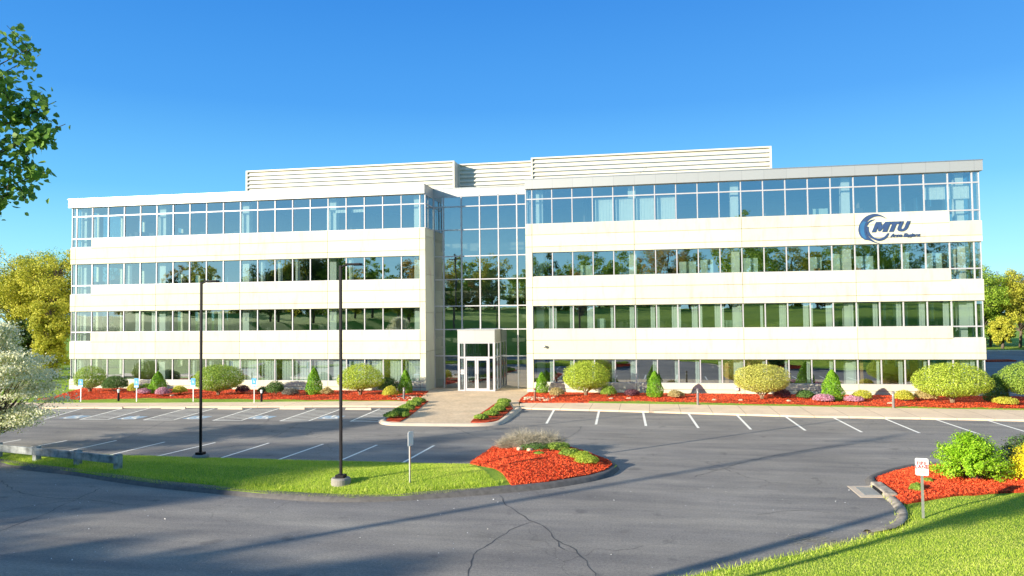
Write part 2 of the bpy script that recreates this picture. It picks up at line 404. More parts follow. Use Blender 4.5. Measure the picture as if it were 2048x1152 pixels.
MT['lf_t1'] = leafmat('spring_yellow_green_leaf', [(.17,.19,.02), (.40,.41,.04), (.60,.55,.08)], .35, .6, .25)
MT['lf_t2'] = leafmat('spring_green_leaf', [(.08,.16,.02), (.22,.34,.03), (.40,.52,.06)], .35, .6, .25)
MT['lf_t3'] = leafmat('orange_spring_leaf', [(.22,.15,.03), (.42,.30,.06), (.56,.42,.10)], .35, .6, .25)
MT['lf_t4'] = leafmat('dark_woodland_leaf', [(.03,.06,.012), (.07,.12,.025), (.13,.20,.04)], .25, .6, .25)

# ------------------------------------------------------------ terrain
EDGE = np.array([(-400,2),(-60,8),(-30,9.8),(-16,11.4),(-9,12.3),(-5,13.4),(-1.5,15.4),(.83,17.27),(1.65,17.9),(3.56,19.27),(5.02,20.5),(6.17,21.57),
                 (6.81,22.64),(7.18,24.05),(7.28,25.62),(7.27,26.65),(7.5,27.9),(8.4,29.17),(9.85,30.53),(11.5,31),(16,31.3),(30,31.5),(400,31.5)])
HILLPOLY = np.vstack([EDGE, [(400,-400),(-400,-400)]])
def hill(x, y):
    p = np.stack([np.asarray(x, float).ravel(), np.asarray(y, float).ravel()], 1)
    d = seg_dist(p, EDGE); ins = inside(p, HILLPOLY)
    s = d+.55; near = np.minimum(s, 16.5); far = np.maximum(s-16.5, 0)
    h = .36*near*near/(near+3.5)
    far1 = np.minimum(far, 45)
    h = h+.05*far1+.012*np.maximum(far-45, 0)
    h = h+.10*np.sin(p[:,0]*.23+1)*np.sin(p[:,1]*.19)*np.clip(d/8, 0, 1)
    fx = np.clip((p[:,0]-6)/4, 0, 1); fy = np.clip((p[:,1]-12)/11, 0, 1); h = h*(1-.86*fx*fy*fy*(3-2*fy))
    return np.where(ins, h-.03, -.03).reshape(np.shape(x))

def ground_mesh():
    xs = np.concatenate([-np.geomspace(45, 900, 14)[::-1], np.arange(-44, -2, 1.0), np.arange(-2, 14, .25), np.arange(14, 45, 1.0), np.geomspace(45, 900, 14)])
    ys = np.concatenate([-np.geomspace(30, 700, 12)[::-1], np.arange(-29, 8, 1.0), np.arange(8, 32, .25), np.arange(32, 60, 2.0), np.geomspace(60, 1400, 14)])
    X, Y = np.meshgrid(xs, ys); Z = hill(X, Y)
    V = np.stack([X.ravel(), Y.ravel(), Z.ravel()], 1); nx, ny = len(xs), len(ys)
    i, j = np.meshgrid(np.arange(nx-1), np.arange(ny-1)); a = (j*nx+i).ravel()
    F = np.stack([a, a+1, a+1+nx, a+nx], 1)
    me = bpy.data.meshes.new('ground'); me.from_pydata(V.tolist(), [], F.tolist()); me.update()
    me.polygons.foreach_set('use_smooth', [True]*len(me.polygons))
    return link('ground', me, MT['grass'], None, 'structure')
ground_mesh()

# parking lot and drive: one sheet, its near edge tucked under the lawn
near = [(x+.6*(1 if y > 21 else .3), y-.9) for x, y in EDGE[2:-1].tolist()]
near = [(-48, 9)] + near[1:] 
asph = near + [(90,30.6),(90,116),(24,116),(24,47),(-48,47)]
sheet('parking_lot', asph, lambda x, y: 0*x, MT['asphalt'], 3.0)

# front lawn between the drive and the front row of stalls
CURB = [(-48,30),(-40,28.6),(-32,27.2),(-25.99,26.01),(-23.92,25.31),(-21.41,24.74),(-19.23,24.02),(-16.81,23.33),(-14.62,22.9),(-12.61,22.56),(-10.79,22.38),(-9.42,22.43),(-7.9,22.83),(-6.45,23.45),(-4.92,24.2),(-3.37,25.15),(-2.0,26.45),(-1.45,27.4),(-1.25,28.45)]
BACK = [(-1.45,29.3),(-2.2,30.6),(-3.5,32.4),(-4.6,33.4),(-5.6,33.8),(-6.5,33.2),(-6.8,31.5),(-6.87,28.1),(-9.7,28.0),(-15,27.95),(-22,27.95),(-30,28.4),(-38,30.5),(-48,33)]
isl = np.array(CURB+BACK)
def islz(x, y):
    d = seg_dist(np.stack([x, y], 1), isl, True)
    return .13+.28*(1-np.exp(-d/1.6))*np.clip(d/2.5, 0, 1)**.5+.02*np.sin(x*1.3)*np.sin(y*1.7)
sheet('lawn', CURB+BACK, islz, MT['grass'], .45, skirt=0.0)
MI = [(-6.87,28.06),(-6.72,31.5),(-6.4,33.0),(-5.6,33.65),(-4.7,33.25),(-3.6,32.25),(-2.35,30.5),(-1.62,29.25),(-1.42,28.45),(-1.62,27.5),(-2.15,26.6),(-3.45,25.35),(-4.6,24.65),(-5.15,25.9),(-5.9,27.0)]
sheet('mulch_bed', MI, lambda x, y: islz(x, y)+.05+.05*np.clip(seg_dist(np.stack([x,y],1), np.array(MI), True)/.8, 0, 1), MT['mulch'], .3, skirt=.05)

def berm(name, line, mat, w=.42, h=.17, side=1):
    """a rounded kerb along a polyline, cut by thin joints"""
    P = [Vector(p) for p in line]; prof = [(-.10,0),(-.02,h*.75),(.06,h),(w*.8,h*1.02),(w,h*.6)]
    vs = []; fs = []
    for i, p in enumerate(P):
        d = (P[min(i+1,len(P)-1)]-P[max(i-1,0)]).normalized(); n = Vector((-d.y, d.x))*side
        for a, z in prof: q = p+n*a; vs.append((q.x, q.y, z))
    k = len(prof)
    for i in range(len(P)-1):
        for j in range(k-1): fs.append((i*k+j, (i+1)*k+j, (i+1)*k+j+1, i*k+j+1))
    me = bpy.data.meshes.new(name); me.from_pydata(vs, [], fs); me.update()
    me.polygons.foreach_set('use_smooth', [True]*len(me.polygons)); return link(name, me, mat, None, 'structure')
def smoothline(pts, step=.4):
    P = [Vector(p) for p in pts]; out = []
    for i in range(len(P)-1):
        a, b, c, d = P[max(i-1,0)], P[i], P[i+1], P[min(i+2,len(P)-1)]; m = max(1, int((c-b).length/step))
        for k in range(m):
            t = k/m; out.append(tuple(.5*((2*b)+(c-a)*t+(2*a-5*b+4*c-d)*t*t+(3*b-a-3*c+d)*t**3)))
    out.append(tuple(P[-1])); return out
berm('kerb', smoothline(CURB), MT['berm'], .42, .155)
berm('kerb', smoothline([(-1.25,28.45),(-1.45,29.3),(-2.2,30.6),(-3.5,32.4),(-4.6,33.4),(-5.6,33.85),(-6.55,33.25)]), MT['berm'], .22, .16)

# ---- walks, beds and plaza before the building
z1 = .10
WL_near = [(-60,41.5),(-46,42.9),(-38.63,43.69),(-32.87,44.53),(-19.47,46.38),(-15.1,46.6)]
WL_far = [(-15.9,49.3),(-20.5,48.84),(-34.43,46.64),(-40.72,46.04),(-46,45.6),(-60,45)]
def slab(name, poly, z, mat, kind='structure'):
    mb = MB().prism([tuple(p) for p in RZ(poly, z)], -.02, z); return mb.build(name, mat, None, kind, bevel=.02)
slab('sidewalk', WL_near+WL_far, z1, MT['walk'])
WR_near = [(-8.1,46.46),(0,45.58),(8.39,44.46),(16.14,44.28),(21,44.0),(34,43.6),(60,43.2)]
WR_far = [(60,47.4),(34,47.7),(17.7,48.54),(9.25,48.95),(-2,49.55),(-8.5,48.9)]
slab('sidewalk', WR_near+WR_far, z1, MT['walk'])
slab('verge', [(-46,45.6),(-40.72,46.04),(-34.43,46.64),(-20.5,48.84),(-17,49.2),(-17,49.8),(-28.94,50.2),(-36.15,50.2),(-46,50)], z1+.015, MT['grass'])
slab('verge', [(-4,49.45),(9.25,48.95),(17.7,48.54),(34,47.7),(60,47.4),(60,50.5),(34,50.5),(9,51),(-4,51)], z1+.015, MT['grass'])
ML = [(-44.6,47.3),(-40.4,47.7),(-36.15,48.96),(-28.94,48.98),(-20.62,49.13),(-15.93,49.3),(-16.2,52),(-16.95,56.0),(-47.9,56.0),(-45.6,51)]
MR = [(-8.9,49.95),(-5.6,49.95),(.04,50.4),(6.35,49.75),(12.25,49.25),(17.8,48.85),(26,48.9),(40,49.5),(40,54),(24,56.0),(-8.95,56.0)]
def bedz(poly):
    A = np.array(RZ(poly, .12))
    return lambda x, y: .105+.04*np.clip(seg_dist(np.stack([x,y],1), A, True)/1.0, 0, 1)+.015*np.sin(x*1.7)*np.sin(y*2.3)
def clampwall(P): return [(x, min(y, 55.05)) for x, y in P]
MLp, MRp = clampwall(RZ(ML,.12)), clampwall(RZ(MR,.12))
sheet('mulch_bed', MLp, bedz(ML), MT['mulch'], .6, skirt=.0)
sheet('mulch_bed', MRp, bedz(MR), MT['mulch'], .6, skirt=.0)
PZ = [(-17.4,60),(-17.2,55.0),(-16.0,49.3),(-15.1,46.6),(-15.05,40.9),(-14.5,39.3),(-14.0,39.1),(-8.9,39.35),(-8.2,40.2),(-8.1,46.46),(-8.6,48.9),(-8.95,52),(-8.95,60)]
PZs = [(x, min(y,57.4)) for x, y in RZ(PZ, .105)]
MB().prism(PZs, -.02, .105).build('plaza', MT['paver'], None, 'structure')
# pale kerb round the plaza front
KP = [(-14.95,46.0),(-15.05,41.0),(-14.85,39.7),(-14.2,39.0),(-13.2,38.85),(-9.3,39.1),(-8.45,39.5),(-8.0,40.4),(-8.0,46.2)]
berm('kerb', smoothline(RZ(KP,.1)), MT['curb'], .30, .14)

def line(a, b, w=.11, mat='paint', name='parking_line', z=.004):
    a = Vector(a); b = Vector(b); d = (b-a).normalized(); n = Vector((-d.y, d.x))*w/2
    m = max(1, int((b-a).length/.5)); vs = []; fs = []
    for i in range(m+1):
        p = a.lerp(b, i/m); vs += [(p.x-n.x, p.y-n.y, z), (p.x+n.x, p.y+n.y, z)]
    for i in range(m): fs.append((2*i, 2*i+2, 2*i+3, 2*i+1))
    me = bpy.data.meshes.new(name); me.from_pydata(vs, [], fs); return link(name, me, MT[mat], None, 'structure')
def ln(a, b, **k): return line(a, b, **k)
RL = [(-5.81,46.18,-5.48,39.81),(-3.02,45.74,-2.82,39.75),(-.39,45.53,-.2,39.51),(2.23,45.12,2.44,39.13),(4.92,45.17,4.99,38.93),(7.52,44.58,7.58,38.9),(10.02,44.22,10.14,38.68),(12.63,44.3,12.75,38.73),(15.18,43.98,15.36,38.74),(17.69,44.06,17.82,38.7),(20.3,43.9,20.4,38.6)]
for a in RL: line((a[0],a[1]-.35), (a[2],a[3]), .13)
LF = [(-30.4,31.6,-30.8,28.9),(-27.87,31.67,-28.3,28.7),(-25.4,31.97,-25.67,28.3),(-22.72,31.87,-23.05,28.0),(-20.19,32.04,-20.81,28.0),(-17.55,32.23,-17.78,27.8),(-14.86,32.29,-15.17,27.8),(-12.28,32.35,-12.52,27.8),(-9.63,32.54,-9.8,27.8)]
for a in LF: line((a[0],a[1]), (a[2],a[3]), .12)
HT = [((-36.9,37.9),(-35.1,38.1),(-38.6,43.2),(-36.9,43.4)), ((-32.9,38.36),(-31.23,38.54),(-34.1,43.6),(-32.3,43.8)),((-28.9,38.59),(-27.11,38.78),(-29.7,43.9),(-27.8,44.0)),((-24.64,38.85),(-22.99,39.03),(-25.3,44.2),(-23.5,44.4)),
      ((-20.62,39.09),(-18.98,39.27),(-21.0,44.5),(-19.3,44.6)),((-16.52,39.4),(-14.95,39.5),(-16.85,44.9),(-15.15,45.0))]
for a, b, c, d in HT:
    a, b, c, d = map(Vector, (a, b, c, d))
    line(a, b, .11); line(a, c, .11); line(b, d, .11)
    for k in range(7):
        t = (k+.3)/7.6; p = a.lerp(c, t); q = b.lerp(d, min(1, t+.13)); line(p.lerp(q,.03), p.lerp(q,.97), .10)
def wheelchair(cx, cy, s, z, facing, name, parent=None, mat='paint', horiz=True):
    """the wheelchair symbol as flat strokes; horiz -> lies on the ground, else stands in the x,z plane"""
    mb = MB(); R = []
    def stroke(pts, w):
        for (x0,y0),(x1,y1) in zip(pts[:-1], pts[1:]):
            dx, dy = x1-x0, y1-y0; l = math.hypot(dx,dy) or 1; nx, ny = -dy/l*w/2, dx/l*w/2
            R.append([(x0-nx,y0-ny),(x1-nx,y1-ny),(x1+nx,y1+ny),(x0+nx,y0+ny)])
    arc = [(.02+.27*math.cos(rad(a)), -.18+.27*math.sin(rad(a))) for a in range(130, 371, 20)]
    stroke(arc, .08); stroke([(-.05,.30),(.0,-.05),(.22,-.05),(.34,-.36),(.42,-.33)], .09); stroke([(-.02,.14),(.18,.14)], .07)
    R.append([(-.07+.075*math.cos(t*math.pi/4), .42+.075*math.sin(t*math.pi/4)) for t in range(8)])
    for i, q in enumerate(R):
        if horiz: v = [(cx+x*s, cy+y*s, z+.0004*i) for x, y in q]; mb.add(v, [tuple(range(len(q)))])
        else: v = [(cx+x*s, cy-.0004*i, z+y*s) for x, y in q]; mb.add(v, [tuple(range(len(q)))])
    return mb.build(name, MT[mat], parent, None if parent else 'structure')
for x, y in ((-34.04,39.3),(-30.25,39.4),(-26.32,39.9),(-22.4,40.4),(-18.3,40.9)):
    mb = MB(); mb.add([(x-.6,y-.62,.004),(x+.6,y-.62,.004),(x+.6,y+.62,.004),(x-.6,y+.62,.004)], [(0,1,2,3)]); mb.build('symbol_background', MT['bluepaint'], None, 'structure')
    wheelchair(x, y, 1.5, .008, 0, 'accessible_symbol')

# tar-sealed cracks
def crack(pts, w=.05):
    P = smoothline(pts, .25); vs = []; fs = []
    for i, p in enumerate(P):
        a = Vector(P[max(i-1,0)]); b = Vector(P[min(i+1,len(P)-1)]); d = (b-a).normalized(); n = Vector((-d.y, d.x))
        q = Vector(p)+n*random.uniform(-.05,.05); ww = w*random.uniform(.35,1.2)/2*(1 if 0 < i < len(P)-1 else .2)
        vs += [(q.x-n.x*ww, q.y-n.y*ww, .0035), (q.x+n.x*ww, q.y+n.y*ww, .0035)]
    for i in range(len(P)-1): fs.append((2*i, 2*i+2, 2*i+3, 2*i+1))
    me = bpy.data.meshes.new('pavement_crack'); me.from_pydata(vs, [], fs); link('pavement_crack', me, MT['crack'], None, 'structure')
CR = [[(-4.0,15.3),(-4.27,17.9),(-4.03,19.16),(-3.72,20.35),(-3.28,20.97)], [(-4.89,23.92),(-4.24,22.42),(-3.42,21.15),(-2.73,20.26),(-2.47,19.48),(-1.89,18.65),(-1.21,16.89)],
      [(-4.29,34.0),(-3.88,35.43),(-3.54,37.78),(-3.56,39.13)], [(-2.49,19.47),(-2.14,18.61),(-1.74,18.36)], [(-17.89,17.0),(-17.97,19.04),(-18.46,21.34),(-18.85,23.05)],
      [(-23.56,23.59),(-21.16,21.99),(-19.12,21.45),(-18.23,21.51),(-16.36,21.0)], [(-27.21,38.17),(-25.93,34.35),(-25.33,32.12)], [(-19.19,38.67),(-18.34,34.77),(-18.27,32.69)],
      [(-10.5,38.4),(-8.5,35.5),(-7.2,34.2)], [(1.5,27.5),(4.8,31.8),(9,35.2),(13,36)], [(-18.3,21.5),(-19.5,20.0),(-20,17.5),(-19.8,15.5)], [(3,22.6),(4.2,23.3),(5.3,23.1)]]
for c in CR: crack(c, .038)

# ------------------------------------------------------------ the building
YF = 55.08; WD = 1.524; XL = -47.843; XR = -8.523
ZW = [(.79,2.54),(4.78,6.54),(8.73,10.56),(12.72,15.38)]
NB = [.79, 4.0, 7.98, 11.97]       # bottoms of the deeper corner windows
bld = empty('office_building', (0, YF, 0), 'long four storey cream concrete office building with ribbon windows and a recessed glass entrance', 'building')
def bp(mb, name, mat, parent=None, **k):   # part of the building, coordinates relative to the empty
    o = mb.build(name, MT[mat] if isinstance(mat, str) else mat, parent or bld, **k)
    if parent is None: o.matrix_parent_inverse = Matrix.Translation((0, -YF, 0))
    else: o.matrix_parent_inverse = Matrix.Identity(4)
    return o

LX0, LX1 = -48.34, -16.92; RX0, RX1 = -9.02, 22.45
BK = 80.0
def panels(mb, jb, x0, x1, z0, z1, xj, zj, y0=YF, th=.22, g=.030):
    xs = [x0]+[x for x in xj if x0+.3 < x < x1-.3]+[x1]; zs = [z0]+[z for z in zj if z0+.1 < z < z1-.1]+[z1]
    for a, b in zip(xs[:-1], xs[1:]):
        for c, d in zip(zs[:-1], zs[1:]):
            mb.box(a+(g/2 if a > x0 else 0), b-(g/2 if b < x1 else 0), y0, y0+.05, c+(g/2 if c > z0 else 0), d-(g/2 if d < z1 else 0))
    jb.box(x0+.01, x1-.01, y0+.052, y0+th, z0+.01, z1-.01)
def wing(x0, x1, xo, jx, left):
    mb, jb = MB(), MB(); xj = [xo+k*WD for k in jx]
    cx = (x0, xo+WD) if left else (xo+19*WD, x1)          # corner bay
    inner = (xo+20*WD, x1) if left else (x0, xo)           # pier by the entrance
    panels(mb, jb, x0, x1, -.3, .79, xj, [.35])
    for i, (a, b) in enumerate([(2.54,4.78),(6.54,8.73),(10.56,12.72)]):
        nb = NB[i+1]
        main = (cx[1], x1) if left else (x0, cx[0])
        panels(mb, jb, *main, a, b, xj, [a+.43, b-.83])
        panels(mb, jb, cx[0], cx[1], a, nb, xj, [a+.43])
    for a, b in ZW[:3]: panels(mb, jb, *inner, a, b, [], [])
    bp(mb, 'wall', 'precast'); bp(jb, 'wall_joint', 'joint')
wing(LX0, LX1, XL, (0,5,10,15,20), True)
wing(RX0, RX1, XR, (0,5,10,15,19), False)
# return walls beside the recess
for xa, xb in ((LX1-.24, LX1), (RX0, RX0+.24)):
    mb, jb = MB(), MB()
    for c, d in ((-.3,.79),(.8,3.1),(3.12,6.1),(6.12,9.1),(9.12,12.1),(12.12,12.72)):
        mb.box(xa, xb, YF+.06, 57.55, c, d)
    bp(mb, 'wall', 'precast')
# outer side walls and back
mb = MB()
for x0, x1 in ((LX0, LX0+.25), (RX1-.25, RX1)):
    for a, b in ((-.3,.79),(2.54,4.0),(6.54,7.98),(10.56,11.97)): mb.box(x0, x1, YF+.23, BK, a, b)
    for (a, b), nb in zip(ZW, NB):
        for k in range(1, 9): mb.box(x0+.003, x1-.003, YF+k*3.04, YF+k*3.04+(.5 if k < 2 else 2.2), nb if k>0 else a, b)
mb.box(LX0, RX1, BK, BK+.3, -.3, 16.0)
bp(mb, 'wall', 'precast')

# window bays -------------------------------------------------------------
def frame_ring(mb, x0, x1, z0, z1, y, w=.036, d=.12, mid=()):
    mb.box(x0, x0+w, y, y+d, z0, z1); mb.box(x1-w, x1, y, y+d, z0, z1)
    mb.box(x0+w, x1-w, y+.003, y+d, z0, z0+w*1.1); mb.box(x0+w, x1-w, y+.003, y+d, z1-w*1.1, z1)
    for m in mid: mb.box(x0+w, x1-w, y+.005, y+d-.004, m-.045, m+.045)
bays = []
YG = YF+.16
for side, xo in ((0, XL), (1, XR)):
    for fl, (a, b) in enumerate(ZW):
        for k in range(20):
            x0 = xo+k*WD; x1 = x0+WD; z0, mid = a, []
            if fl == 3: mid = [14.62]
            if fl > 0 and ((side == 0 and k == 0) or (side == 1 and k == 19)): z0 = NB[fl]; mid = mid+[a]
            bays.append((x0, x1, z0, b, mid))
        # narrow closing lights
        if side == 0:
            z0 = NB[fl] if fl else a; bays.append((LX0+.04, XL, z0, b, ([a] if fl else [])+([14.62] if fl == 3 else [])))
            if fl == 3: bays.append((XL+20*WD, LX1-.02, a, b, [14.62]))
        else:
            z0 = NB[fl] if fl else a; bays.append((XR+20*WD, RX1-.04, z0, b, ([a] if fl else [])+([14.62] if fl == 3 else [])))
            if fl == 3: bays.append((RX0+.02, XR, a, b, [14.62]))
def seen(bay):
    x0, x1, z0, z1, _ = bay; d = Vector(((x0+x1)/2, YF, (z0+z1)/2-H)); return (x1-x0)*(z1-z0)*YF/d.length**3
bays.sort(key=seen, reverse=True)
def pane_quads(mb, x0, x1, z0, z1, mid, y):
    zs = [z0]+sorted(mid)+[z1]
    for a, b in zip(zs[:-1], zs[1:]):
        t = random.uniform(-.004, .004); u = random.uniform(-.003, .003)
        mb.add([(x0,y-t-u,a),(x1,y+t-u,a),(x1,y+t+u,b),(x0,y-t+u,b)], [(0,1,2,3)])
for bay in bays[:97]:
    x0, x1, z0, z1, mid = bay; mb = MB(); frame_ring(mb, x0, x1, z0, z1, YG-.06, mid=mid); w = bp(mb, 'window', 'frame')
    mb = MB(); pane_quads(mb, x0+.045, x1-.045, z0+.05, z1-.05, mid, YG); p = bp(mb, 'pane', 'glass', w)
mb, pb = MB(), MB()
for x0, x1, z0, z1, mid in bays[97:]:
    frame_ring(mb, x0, x1, z0, z1, YG-.06, mid=mid); pane_quads(pb, x0+.045, x1-.045, z0+.05, z1-.05, mid, YG)
w = bp(mb, 'window_row', 'frame'); w['kind'] = 'stuff'; bp(pb, 'pane', 'glass', w)
# side glazing
for xs in (LX0+.12, RX1-.12):
    for (a, b), nb in zip(ZW, NB):
        mb, pb = MB(), MB()
        for k in range(8):
            ya, yb = YF+.28+k*3.04, YF+k*3.04+3.02
            pb.add([(xs,ya,nb),(xs,yb,nb),(xs,yb,b),(xs,ya,b)], [(0,1,2,3)])
        mb.box(xs-.06, xs+.06, YF+.17, YF+.28, nb, b); mb.box(xs-.05, xs+.05, YF+1.6, YF+1.7, nb, b)
        mb.box(xs-.045, xs+.045, YF+.281, YF+3.0, a-.04, a+.05)
        w = bp(mb, 'side_window', 'frame'); bp(pb, 'pane', 'glass', w)

# recessed curtain wall
YR = 57.55
cx = [LX1, XL+20*WD+.52+.9]; cx = [LX1, -16.12, -14.63, -13.12, -11.6, -10.1, RX0]
cz = [.03, 2.65, 4.76, 6.63, 8.76, 10.62, 12.75, 14.63, 15.45]
mb, pb = MB(), MB()
VX0, VX1 = -14.39, -11.48
for i, x in enumerate(cx):
    z0 = 4.75 if VX0+.1 < x < VX1-.1 else .03
    mb.box(x-.045, x+.045, YR-.1, YR+.06, z0, 15.45)
for z in cz:
    for a, b in zip(cx[:-1], cx[1:]):
        if z < 4.7 and a > VX0-.3 and b < VX1+.2: continue
        mb.box(a+.046, b-.046, YR-.095, YR+.05, z-.04, z+.04)
for a, b in zip(cx[:-1], cx[1:]):
    for c, d in zip(cz[:-1], cz[1:]):
        if d < 4.8 and a > -13.2 and b < -11.5: continue
        t = random.uniform(-.004, .004)
        pb.add([(a,YR-t,c),(b,YR+t,c),(b,YR+t,d),(a,YR-t,d)], [(0,1,2,3)])
cw = bp(mb, 'curtain_wall', 'frame'); bp(pb, 'pane', 'glass', cw)
# top-floor glass returns beside the recess
mb, pb = MB(), MB()
for xs, s in ((LX1-.02, 1), (RX0+.02, -1)):
    for ya, yb in ((YF+.14, YF+.9), (YF+.9, YF+2.4)):
        for a, b in ((12.76,14.62),(14.62,15.4)): pb.add([(xs,ya,a),(xs,yb,a),(xs,yb,b),(xs,ya,b)], [(0,1,2,3)])
    for y in (YF+.12, YF+.9, YF+2.35): mb.box(xs-.04, xs+.04, y-.04, y+.04, 12.72, 15.38)
    for z in (12.76, 14.62, 15.36): mb.box(xs-.035, xs+.035, YF+.16, YF+2.3, z-.035, z+.03)
w = bp(mb, 'return_window', 'frame'); bp(pb, 'pane', 'glass', w)

# fascia, coping and roof
mb = MB()
mb.box(LX0-.15, LX1, YF-.12, YF+.12, 15.385, 16.08); mb.box(RX0, RX1+.12, YF-.12, YF+.12, 15.385, 16.08)
mb.box(LX0-.15, LX0+.1, YF+.122, BK, 15.385, 16.08); mb.box(RX1-.13, RX1+.12, YF+.122, BK, 15.385, 16.08)
mb.box(LX1-.2, LX1, YF+.122, YR, 15.385, 16.08); mb.box(RX0, RX0+.2, YF+.122, YR, 15.385, 16.08)
mb.box(LX1+.002, RX0-.002, YR-.1, YR+.1, 15.49, 16.08)
bp(mb, 'fascia', 'fascia')
mb = MB()
mb.box(LX0-.18, LX1+.02, YF-.15, YF+.2, 16.083, 16.14); mb.box(RX0-.02, RX1+.15, YF-.15, YF+.2, 16.083, 16.14)
mb.box(LX1+.03, RX0-.03, YR-.13, YR+.2, 16.083, 16.14); mb.box(LX1-.2, LX1+.02, YF+.21, YR, 16.083, 16.14); mb.box(RX0-.02, RX0+.2, YF+.21, YR, 16.083, 16.14)
bp(mb, 'coping', 'galv')
mb = MB(); mb.box(LX0+.12, LX1-.22, YF+.13, BK-.01, 15.5, 15.7); mb.box(LX1-.2, RX0+.2, YR+.12, BK-.01, 15.5, 15.69); mb.box(RX0+.22, RX1-.14, YF+.13, BK-.01, 15.5, 15.7)
bp(mb, 'roof', 'roofing')

# rooftop louvre screens
def screen(x0, x1, y, zt, z0=15.7, depth=8, sides=True):
    mb = MB(); n = 9; p = (zt-.12-z0)/n
    for i in range(n):
        z = z0+i*p
        mb.add([(x0+.14,y-.02,z+.03),(x1-.14,y-.02,z+.03),(x1-.14,y+.16,z+p+.02),(x0+.14,y+.16,z+p+.02),(x0+.14,y+.02,z+.01),(x1-.14,y+.02,z+.01),(x1-.14,y+.2,z+p),(x0+.14,y+.2,z+p)],
               [(0,1,2,3),(7,6,5,4),(0,4,5,1),(2,6,7,3),(0,3,7,4),(1,5,6,2)])
        mb.box(x0+.14, x1-.14, y-.035, y-.021, z+.0, z+.11)
    s = bp(mb, 'louvre_screen', 'louvre')
    fb = MB(); fb.box(x0, x0+.14, y-.05, y+.25, z0, zt); fb.box(x1-.14, x1, y-.05, y+.25, z0, zt); fb.box(x0+.14, x1-.14, y-.05, y+.25, zt-.12, zt)
    if sides: fb.box(x0, x0+.1, y+.252, y+depth, z0, zt-.02); fb.box(x1-.1, x1, y+.252, y+depth, z0, zt-.02)
    bp(fb, 'screen_frame', 'louvre', s)
screen(-35.5, -16.08, 61.0, 19.12); screen(-9.45, 9.85, 61.0, 19.05); screen(-16.07, -9.46, 62.3, 19.08, sides=False)
mb = MB(); mb.tube([(-.6,60.2,17.05),(0,60.1,17.5),(.1,60.1,17.6)], [.02,.02,.02], 6).box(-.8,.2,60.5,60.6,15.7,16.2); bp(mb, 'antenna', 'galv')

# vestibule
VY = 55.12
mb = MB(); mb.box(VX0, VX1, VY, YR-.12, 3.82, 4.72); mb.box(VX0-.03, VX1+.03, VY-.04, YR-.12, 4.722, 4.79)
bp(mb, 'vestibule_fascia', 'fascia')
mb = MB()
dx = [VX0, -13.87, -12.92, -11.96, VX1]
for x in (VX0+.08, -13.87, -11.96, VX1-.08): mb.box(x-.08 if x in (VX0+.08, VX1-.08) else x-.05, x+.08 if x in (VX0+.08, VX1-.08) else x+.05, VY+.02, VY+.16, .1, 3.82)
for a, b in ((VX0+.16,-13.92),(-13.82,-12.01),(-11.91,VX1-.16)):
    mb.box(a, b, VY+.03, VY+.15, 2.58, 2.72); mb.box(a, b, VY+.03, VY+.15, 3.72, 3.818); 
for a, b in ((VX0+.16,-13.92),(-11.91,VX1-.16)): mb.box(a, b, VY+.03, VY+.15, .1, .2)
for x in (VX0+.05, VX1-.05):
    for y in (VY+1.2, YR-.16): mb.box(x-.05, x+.05, y-.05, y+.05, .1, 3.81)
    for z in (.15, 2.65, 3.76): mb.box(x-.04, x+.04, VY+.17, YR-.22, z-.04, z+.04)
vf = bp(mb, 'vestibule_frame', 'frame')
pb = MB()
for a, b in ((VX0+.16,-13.92),(-11.91,VX1-.16)): 
    for c, d in ((.2,2.58),(2.72,3.72)): pb.add([(a,VY+.09,c),(b,VY+.09,c),(b,VY+.09,d),(a,VY+.09,d)], [(0,1,2,3)])
pb.add([(-13.82,VY+.09,2.72),(-12.01,VY+.09,2.72),(-12.01,VY+.09,3.72),(-13.82,VY+.09,3.72)], [(0,1,2,3)])
for x in (VX0+.05, VX1-.05): pb.add([(x,VY+.17,.1),(x,YR-.2,.1),(x,YR-.2,3.78),(x,VY+.17,3.78)], [(0,1,2,3)])
bp(pb, 'pane', 'doorglass', vf)
for a, b, hx in ((-13.82,-12.93,-13.02),(-12.91,-12.01,-12.8)):
    mb = MB(); y = VY+.05
    mb.box(a, a+.13, y, y+.06, .11, 2.57); mb.box(b-.13, b, y, y+.06, .11, 2.57); mb.box(a+.13, b-.13, y+.002, y+.058, .11, .31); mb.box(a+.13, b-.13, y+.002, y+.058, 2.43, 2.57)
    d = bp(mb, 'door', 'frame')
    pb = MB(); pb.add([(a+.13,y+.03,.31),(b-.13,y+.03,.31),(b-.13,y+.03,2.43),(a+.13,y+.03,2.43)], [(0,1,2,3)]); bp(pb, 'door_pane', 'doorglass', d)
    hb = MB(); hb.tube([(hx,y-.02,1.0),(hx,y-.07,1.03),(hx,y-.07,1.37),(hx,y-.02,1.4)], [.018]*4, 8); hb.box(a+.14, b-.14, y+.07, y+.1, 1.08, 1.16); bp(hb, 'handle', 'galv', d)
mb = MB(); mb.box(-14.17,-13.95,VY+.06,VY+.07,1.52,1.72).box(-14.17,-13.95,VY+.06,VY+.072,1.38,1.49); nb_ = bp(mb, 'door_notice', 'white')
mb = MB(); [mb.box(-14.15,-13.97,VY+.055,VY+.058,1.545+.05*i,1.57+.05*i) for i in range(3)]; bp(mb, 'notice_print', 'redink', nb_)

